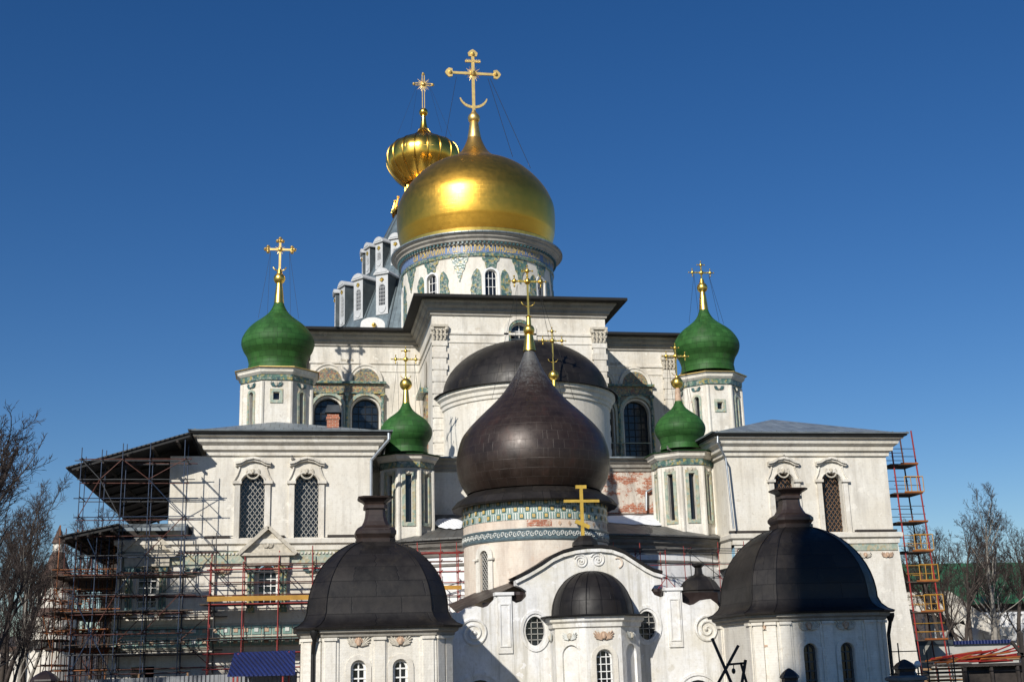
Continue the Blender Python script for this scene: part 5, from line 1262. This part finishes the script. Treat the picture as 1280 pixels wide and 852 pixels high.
b = MB(); b.lathe(c3, [(rw*.4, zz(679)), (rw*.18, zz(667)), (.02, zz(656))], 12); b.build('spire', M['tower_roof'], t_)
b = MB(); b.lathe(c3, [(rw*1.42, zz(770)), (rw*1.05, zz(760))], 12); b.build('skirt_roof', M['tower_roof'], t_)
b = MB()
for k in range(-3, 4): a = k*R(28); q = c3+V((math.sin(a), -math.cos(a), 0))*(rw*1.2); b.box((q.x-.35, q.y-.3, zz(812)), (q.x+.35, q.y+.5, zz(800)))
b.build('embrasures', M['iron'], t_)
t_ = thing('fortress_wall', (-50, 152, 0), 'distant low white wall behind the bare trees at far left', 'wall')
b = MB(); b.box((-85, 151, 0), (c0.x-3, 153, zz(812))); b.build('wall', M['plaster'], t_); b = MB(); b.box((-85, 150.6, zz(812)), (c0.x-3, 153.4, zz(806))); b.build('roof', M['tower_roof'], t_)

FR = 125.0; f = lambda x, y: at(x, y, FR)
xA, xB = f(1165, 760).x, f(1420, 760).x
t_ = thing('monastery_building', ((xA+xB)/2, FR, 0), 'long white monastery building with arcade and big green sheet roof behind the right trees', 'building')
zt_ = f(1270, 764).z; zr0, zr1 = f(1270, 752).z, f(1270, 704).z
archs = [f(x, 800).x for x in (1233, 1260)]; sp_ = archs[1]-archs[0]; xs_a = [archs[0]+sp_*k for k in range(-2, 6)]
za_ = f(1260, 783).z
b = MB(); b.panel(fy(FR), rect(xA, 0, xB, zt_), [arch(x, .2, sp_*.78, za_-.2) for x in xs_a if xA+2 < x < xB-2], 2.0); b.box((xA, FR+1.99, 0), (xB, FR+2.1, zt_)); b.build('wall', M['plaster_fresh'], t_)
b = MB(); k = xA
while k < xB: b.box((k, FR-.25, zt_-.9), (k+.42, FR-.002, zt_-.25)); b.lathe(V((k+.21, FR-.1, 0)), [(.2, zt_-1.2), (.28, zt_-.9)], 6); k += .85
b.box((xA, FR-.3, zt_-.25), (xB, FR-.003, zt_)); x_ = b.build('corbel_frieze', M['plaster_fresh'], t_)
b = MB(); b.box((xA+.2, FR+.3, zt_), (xB, FR+1, zr0+.2)); b.build('gallery', M['timber'], t_)
b = MB(); b.face([V((xA-1, FR-.6, zr0)), V((xB, FR-.6, zr0)), V((xB, FR+9, zr1+.8)), V((xA+1.5, FR+9, zr1+.8))]); b.face([V((xA-1, FR+18.6, zr0)), V((xB, FR+18.6, zr0)), V((xB, FR+9, zr1+.8)), V((xA+1.5, FR+9, zr1+.8))])
b.box((xA-1, FR-.65, zr0-.15), (xB, FR-.6, zr0)); b.build('roof', M['green_roof'], t_)
for x in xs_a[1:4]: b = MB(); b.box((x-.7, FR+1.9, .2), (x+.7, FR+1.985, 2.6)); b.build('door', M['timber'], t_)
p0, p1, p2, p3 = f(1125, 742), f(1176, 740), f(1192, 775), f(1203, 800)
t_ = thing('outbuilding', ((p0.x+p2.x)/2, FR-1.5, 0), 'white masonry outbuilding with sloping buttressed end beside the green-roofed building', 'building')
b = MB(); b.panel(fy(FR-2), [(p0.x-6, 0), (p3.x+.8, 0), (p3.x, p3.z), (p2.x, p2.z), (p1.x, p1.z), (p0.x-6, p1.z)], [rect(f(x, 0).x-.7, f(x, y+6).z, f(x, 0).x+.7, f(x, y-5).z) for x, y in ((1150, 791), (1187, 791))], .5, 0, 2)
b.build('wall', M['plaster'], t_); b = MB(); b.box((p0.x-6, FR-1.4, 0), (p3.x-1, FR-1.3, p3.z)); b.build('window_glass', M['glass'], t_)
# site fence with blue top, pipes and sheds, bottom right
xA, xB = xat(1165, 812, 75), xat(1272, 812, 75); z0_, z1_ = 0, zat(1230, 804, 75)
t_ = thing('site_cabin', ((xA+xB)/2, 75, 0), 'long pale site cabin with bright blue roof edge in front of the arcade', 'cabin')
b = MB(); b.box((xA, 75, 0), (xB, 77, z1_)); b.build('cabin_wall', M['concrete'], t_)
b = MB(); b.box((xat(1190, 802, 75), 74.8, z1_), (xat(1262, 802, 75), 77.1, z1_+.22)); b.build('roof_edge', M['blue_sheet'], t_)
b = MB(); b.box((xA, 74.85, z1_), (xat(1190, 802, 75)-.01, 77.1, z1_+.3)); b.build('roof', M['zinc'], t_)
b = MB(); b.box((xA+3, 74.9, z1_-1.0), (xB, 74.99, z1_-.85)); b.build('rail', M['timber_pale'], t_)
PY = 66.0; xA, xB = xat(1205, 830, PY), xat(1283, 830, PY); zr_ = zat(1240, 829, PY)
t_ = thing('timber_rack', ((xA+xB)/2, PY, 0), 'dark timber rack under the heap of red pipes in the lower right corner', 'rack')
b = MB(); b.box((xA, PY, zr_-.12), (xB+2, PY+3, zr_)); b.build('shelf', M['timber'], t_)
for k in range(4): b = MB(); b.box((xA+k*1.6, PY+.05, 0), (xA+k*1.6+.15, PY+.2, zr_-.122)); b.build('leg', M['timber'], t_)
b = MB(); b.box((xA+.2, PY+.6, 0), (xB+2, PY+.7, zr_-.13)); b.build('boarding', M['timber'], t_)
rnd = random.Random(4)
for k in range(34):
    x = xA-1.6+rnd.random()*3.2; y = PY+.1+rnd.random()*2.4; a = rnd.uniform(-.25, .25); L = rnd.uniform(2, 3.2); z = zr_+.05+.5*rnd.random()*(1-k/50)
    b = MB(); b.tube(V((x, y, z)), V((x+L*math.cos(a), y+L*math.sin(a)*.3, z+rnd.uniform(-.0, .35)+(.5 if k % 9 == 0 else 0))), .045, 6)
    tag(b.build('pipe', M['red_tube'] if k % 4 else M['orange_tube']), 'red or orange painted scaffold pipe lying in the heap on the timber rack', 'pipe', 'scaffold pipes heaped on the rack')
t_ = thing('plank_stack', (xat(1180, 830, 70), 70.5, 0), 'untidy stack of dark boards at the foot of the red scaffold tower', 'boards')
for k in range(12):
    b = MB(); z = k*.22; x = xat(1160, 830, 70)+rnd.random()*.6; b.obox(V((x, 70+rnd.random(), z)), V((2.4+rnd.random(), rnd.uniform(-.3, .3), 0)), V((0, .5, 0)), V((0, 0, .12))); b.build('board', M['timber' if k % 3 else 'timber_pale'], t_)

# ================================================================== NEAR FENCE, PILLARS, TRESTLE
def gate_pillar(px_, py_, Y, label, w=.62):
    q = at(px_, py_, Y); t_ = thing('gate_pillar', (q.x, Y, 0), label, 'pillar', None)
    b = MB(); b.poly8(V((q.x, Y, 0)), [(w*.8, 0), (w*.8, q.z-.75), (w*.95, q.z-.72), (w*.95, q.z-.62), (w*.62, q.z-.55)], .85); b.build('shaft', M['stone_dark'], t_)
    b = MB(); b.poly8(V((q.x, Y, 0)), [(w*.6, q.z-.56), (w*.5, q.z-.42), (w*.52, q.z-.34), (w*.62, q.z-.32), (w*.6, q.z-.26), (w*.4, q.z-.12), (w*.12, q.z), (.01, q.z+.02)], .6); b.build('cap', M['brown_sheet'], t_)
gate_pillar(1130, 824, 44, 'dark fence pillar with curved cap at the right, beside the downpipe')
gate_pillar(986, 835, 44, 'dark mushroom-capped fence pillar in front of the shaded pavilion', .5)
gate_pillar(57, 838, 44, 'dark pillar top in the lower left corner under the bare trees', .7)
t_ = thing('iron_fence', (xat(1150, 840, 44), 44, 0), 'thin black iron fence rods in front of the right end wall', 'fence')
for x_, y_ in ((1122, 803), (1158, 812), (1191, 818), (1172, 835), (1210, 838)):
    b = MB(); q = at(x_, y_, 44); b.tube(V((q.x, 44, 0)), V((q.x, 44, q.z)), .025, 6); b.build('rod', M['iron'], t_)
for y_ in (814, 842):
    b = MB(); p, q = at(1112, y_, 44), at(1146 if y_ < 820 else 1280, y_-1, 44); b.tube(V((p.x, 44, p.z)), V((q.x+.05, 44, p.z)), .02, 6); b.build('rail', M['iron'], t_)
q = at(1147, 830, 46); t_ = thing('globe_lamp', (q.x, 46, 0), 'small white globe lamp on a post next to the right fence pillar', 'lamp')
b = MB(); b.tube(V((q.x, 46, 0)), V((q.x, 46, q.z-.1)), .03, 8); b.build('post', M['iron'], t_); b = MB(); b.ball(V((q.x, 46, q.z+.02)), .13, 14); b.build('lamp_globe', M['frame_white'], t_, True)
TY = 40.0; f = lambda x, y: at(x, y, TY)
t_ = thing('trestle', (f(910, 850).x, TY, 0), 'crossed dark beams of a timber trestle in front of the white church wall', 'trestle')
for (a_, c_, w_) in (((890, 797), (918, 862), .085), ((923, 806), (893, 862), .08), ((908, 830), (932, 828), .07), ((932, 824), (926, 862), .085), ((926, 828), (936, 862), .07)):
    p, q = f(*a_), f(*c_); d = (q-p); 
    if abs(a_[1]-c_[1]) > 20: q = p+d*(p.z/(-d.z)) if d.z < 0 else q
    b = MB(); b.bar(p, q, w_, w_*.8, 0, (0, 1, 0)); b.build('beam', M['timber'], t_)
b = MB(); p = f(917, 838); b.tube(f(917, 830), p, .015, 5); b.ball(p, .07, 8, 0, 1.4); b.build('hook', M['iron'], t_)
t_ = thing('timber_stand', (f(1272, 850).x, TY, 0), 'dark upright timber with slanting brace at the right edge of the picture', 'post')
p = f(1275, 790); b = MB(); b.box((p.x-.06, TY-.06, 0), (p.x+.06, TY+.06, p.z)); b.build('post', M['timber'], t_)
for a_, c_ in (((1262, 801), (1276, 818)), ((1270, 817), (1290, 817))):
    b = MB(); b.bar(f(*a_)-V((0, .1, 0)), f(*c_)-V((0, .1, 0)), .1, .08, 0, (0, 1, 0)); b.build('brace', M['timber'], t_)

# ---- birds
def bird(p, label, s=1):
    b = MB(); c = V(p); k = .16*s
    b.lathe(c+Z*k*.4, [(0, -k*.6), (k*.35, -k*.4), (k*.5, 0), (k*.35, k*.4), (k*.1, k*.6)], 8)
    b.ball(c+V((-k*.25, 0, k*1.2)), k*.33, 8); b.tube(c+V((k*.1, 0, k*.2)), c+V((k*1.4, 0, -k*.4)), k*.28, 5, k*.1); b.tube(c+V((-k*.5, 0, k*1.2)), c+V((-k*.8, 0, k*1.15)), k*.08, 4, .004)
    o = b.build('pigeon', M['stone_dark'], None, True); tag(o, label, 'bird')
q = at(366, 572, 71.78); bird((q.x, 71.75, zat(383, 576, 72)+.0), 'pigeon perched on the hood of the second tall window of the left wing', 1.3)
q = at(834, 557, Yt-1.75); bird((q.x, Yt-1.9, zat(834, 562, Yt-1.8)), 'pigeon on the ledge under the small right green dome')
q = at(982, 568, 71.6); bird((q.x, 71.75, zat(983, 573, 71.8)), 'pigeon on the hood above the first lattice window of the right wing')

# ================================================================== TREES
def grow(seed, H, spread=.42, lean=0, density=1.0, split=False):
    rnd = random.Random(seed); tr, cr = MB(), MB()
    def rv(d, ang):
        a = d.orthogonal().normalized(); b_ = d.cross(a); ph = rnd.random()*2*PI
        return (d*math.cos(ang)+(a*math.cos(ph)+b_*math.sin(ph))*math.sin(ang)).normalized()
    def branch(p, d, L, r, lv, t0=0):
        n = (9, 6, 4, 3, 2)[lv]; pts = [p]; rs = [r]
        for i in range(n):
            d = (d+V((rnd.uniform(-1, 1), rnd.uniform(-1, 1), rnd.uniform(-.5, 1)))*(.11, .19, .24, .26, .25)[lv]+Z*(.02, .06, .05, .03, .02)[lv]).normalized()
            p = p+d*(L/n); pts.append(p); rs.append(r*(1-(i+1)/n*(.75 if lv == 0 else .7)))
        mb = tr if lv <= 1 else cr
        for i in range(n): mb.tube(pts[i], pts[i+1], rs[i], (7, 5, 4, 3, 3)[lv], rs[i+1])
        if lv == 4: return
        cnt = int((13, 8, 6, 3)[lv]*density)
        for k in range(cnt):
            t = rnd.uniform((.22, .2, .15, .1)[lv], 1.0)**.85; i = min(n-1, int(t*n)); q = pts[i].lerp(pts[i+1], t*n-i)
            dd = (pts[i+1]-pts[i]).normalized()
            ang = rnd.uniform(.45, .95)*(1.0 if lv else (1.15-.5*t)*spread/.42)
            LL = L*rnd.uniform(*((.28, .5), (.32, .6), (.35, .65), (.4, .7))[lv])*(1.15-.55*t)
            branch(q, rv(dd, ang), LL, max(.017, rs[i]*rnd.uniform(.40, .62)*(1 if lv else .85)), lv+1)
    d0 = V((lean, 0, 1)).normalized()
    branch(V((0, 0, -.1)), d0, H, H*.021, 0)
    if split: branch(V((.1, 0, H*.12)), V((.35, .1, 1)).normalized(), H*.85, H*.016, 0)
    return tr, cr
def mk(mb, name, mat):
    me = bpy.data.meshes.new(name); me.from_pydata(mb.v, [], mb.f); me.materials.append(mat); me.polygons.foreach_set('use_smooth', [True]*len(me.polygons)); me.update(); return me
protos = []
for sd, H, sp, ln, dn_, spl, bk in ((11, 16, .40, .05, 1.0, True, 'bark'), (23, 16, .34, -.04, 1.0, False, 'bark'), (37, 16, .46, .02, 1.0, True, 'bark_pale'), (58, 16, .5, .0, 1.05, False, 'bark')):
    tr, cr = grow(sd, H, sp, ln, dn_, spl); protos.append((mk(tr, 'trunk', M[bk]), mk(cr, 'crown', M['twig'])))
def plant(pid, px_, ytop, Y, label, group, rot, x=None):
    x = xat(px_, 780, Y) if x is None else x; zt = zat(px_, ytop, Y); s = zt/(20.3 if Y > 98 and px_ > 1000 else 18.6)
    t_ = thing('bare_tree', (x, Y, 0), label, 'tree', group); t_.scale = (s, s, s); t_.rotation_euler = (0, 0, rot)
    for me, nm in zip(protos[pid], ('trunk', 'crown')):
        o = bpy.data.objects.new(nm, me); C.objects.link(o); o.parent = t_
    return t_
GR, GL = 'bare trees before the green-roofed building', 'bare trees at the left edge'
for a_ in ((2, 1236, 610, 104, 'tallest bare tree before the green roof, with a pale forked trunk', GR, .4),
           (0, 1212, 634, 100, 'bare tree with dark forked trunk just left of the pale-trunked one', GR, 2.2),
           (1, 1183, 640, 102, 'slender bare tree nearest the red scaffold tower', GR, 4.0),
           (2, 1248, 655, 118, 'lower spreading bare tree behind the pale-trunked one', GR, 3.7),
           (3, 1198, 662, 120, 'lower bare tree between the two dark-trunked ones', GR, .9),
           (1, 1172, 668, 98, 'thin low bare tree beside the outbuilding', GR, 5.6),
           (3, 1264, 630, 108, 'bare tree over the arcade, near the right edge of the picture', GR, 1.1),
           (0, 1290, 650, 112, 'bare tree cut by the right edge of the picture', GR, 5.1),
           (1, 1156, 660, 116, 'bare tree seen through the scaffold tower', GR, 2.9)): plant(*a_)
for a_ in ((3, -75, 462, 58, 'big near bare tree whose crown fills the left edge of the picture', GL, 2.0),
           (1, -8, 590, 66, 'bare tree with thin upright twigs, just right of the big edge tree', GL, .7),
           (0, 8, 640, 84, 'middle-sized bare tree just left of the distant white tower', GL, 3.3),
           (2, 30, 700, 78, 'small pale-stemmed bare tree left of the distant tower', GL, 5.2),
           (1, 98, 640, 175, 'bare tree standing beyond the distant tent-roofed tower', GL, 1.9),
           (3, 62, 640, 185, 'bare tree beyond the distant tower, left of its spire', GL, 4.4),
           (0, 10, 640, 110, 'bare tree far back between the edge tree and the tower', GL, 4.9),
           (3, 130, 634, 190, 'bare tree glimpsed through the corner scaffold', GL, .2),
           (1, 36, 610, 95, 'bare tree with visible stem close left of the distant tower', GL, 1.0),
           (1, 22, 750, 62, 'low bare tree with leaning stem near the corner pillar', GL, 2.6),
           (2, -12, 700, 70, 'low bare tree partly outside the left edge', GL, 1.3)): plant(*a_)
for x_, y_, H_, p_, lb in ((-21, 47, 19, 0, 'tall bare tree outside the left edge, nearest the viewpoint'), (-27, 52, 20, 3, 'tall bare tree outside the left edge, middle of three'), (-24, 60, 19, 1, 'tall bare tree outside the left edge, farthest of three'), (-31, 45, 20, 2, 'pale bare tree outside the left edge')):
    t_ = plant(p_, 0, 0, 60, lb, GL, x_*.7, x_); t_.location = (x_, y_, 0); t_.scale = (H_/18.6,)*3
# far-off wood along the horizon
b = MB(); rnd = random.Random(8)
for k in range(1500):
    x = rnd.uniform(-200, 420); y = rnd.uniform(275, 345); h = rnd.uniform(7, 12); z0h = hill_z(x, y)-.3
    b.tube(V((x, y, z0h)), V((x+rnd.uniform(-.5, .5), y, z0h+h)), .16, 3, .03)
    for j in range(7):
        z = z0h+h*rnd.uniform(.25, .9); b.tube(V((x, y, z)), V((x+rnd.uniform(-2.5, 2.5), y+rnd.uniform(-1, 1), z+rnd.uniform(1, 3))), .07, 3, .02)
tag(b.build('far_wood', M['twig']), 'far-off bare wood along the horizon', 'wood', None, 'stuff')

# ================================================================== UNSEEN TOWER added behind the viewpoint to shade the right pavilion
sd = V((-math.sin(SUN_AZ), -math.cos(SUN_AZ), math.tan(SUN_EL)))
P0 = V((21.45, 53.0, 10.4)); D_ = 92.0; c3 = P0+sd*D_; side_ = V((math.cos(SUN_AZ), -math.sin(SUN_AZ), 0))
cc = V((c3.x, c3.y, 0))+side_*4.2; hT = c3.z
t_ = thing('unseen_shade_tower', (cc.x, cc.y, 0), 'tall pale unseen tower added behind the viewpoint to shade the right pavilion', 'tower')
b = MB(); b.box((cc.x-4.2*.8, cc.y-4.2*.8, 0), (cc.x+4.2*.8, cc.y+4.2*.8, hT*.86)); b.build('shaft', M['plaster_cream'], t_)
b = MB(); b.lathe(cc, [(4.2*1.03, hT*.0), (4.2*1.03, hT*.3), (4.2, hT*.31), (4.2, hT*.8), (4.2, hT)], 16); b.build('tier', M['plaster_cream'], t_)
b = MB(); b.lathe(cc, [(4.2, hT), (4.2*.5, hT+1.5), (.2, hT+3.0)], 16); b.build('roof', M['tower_roof'], t_)
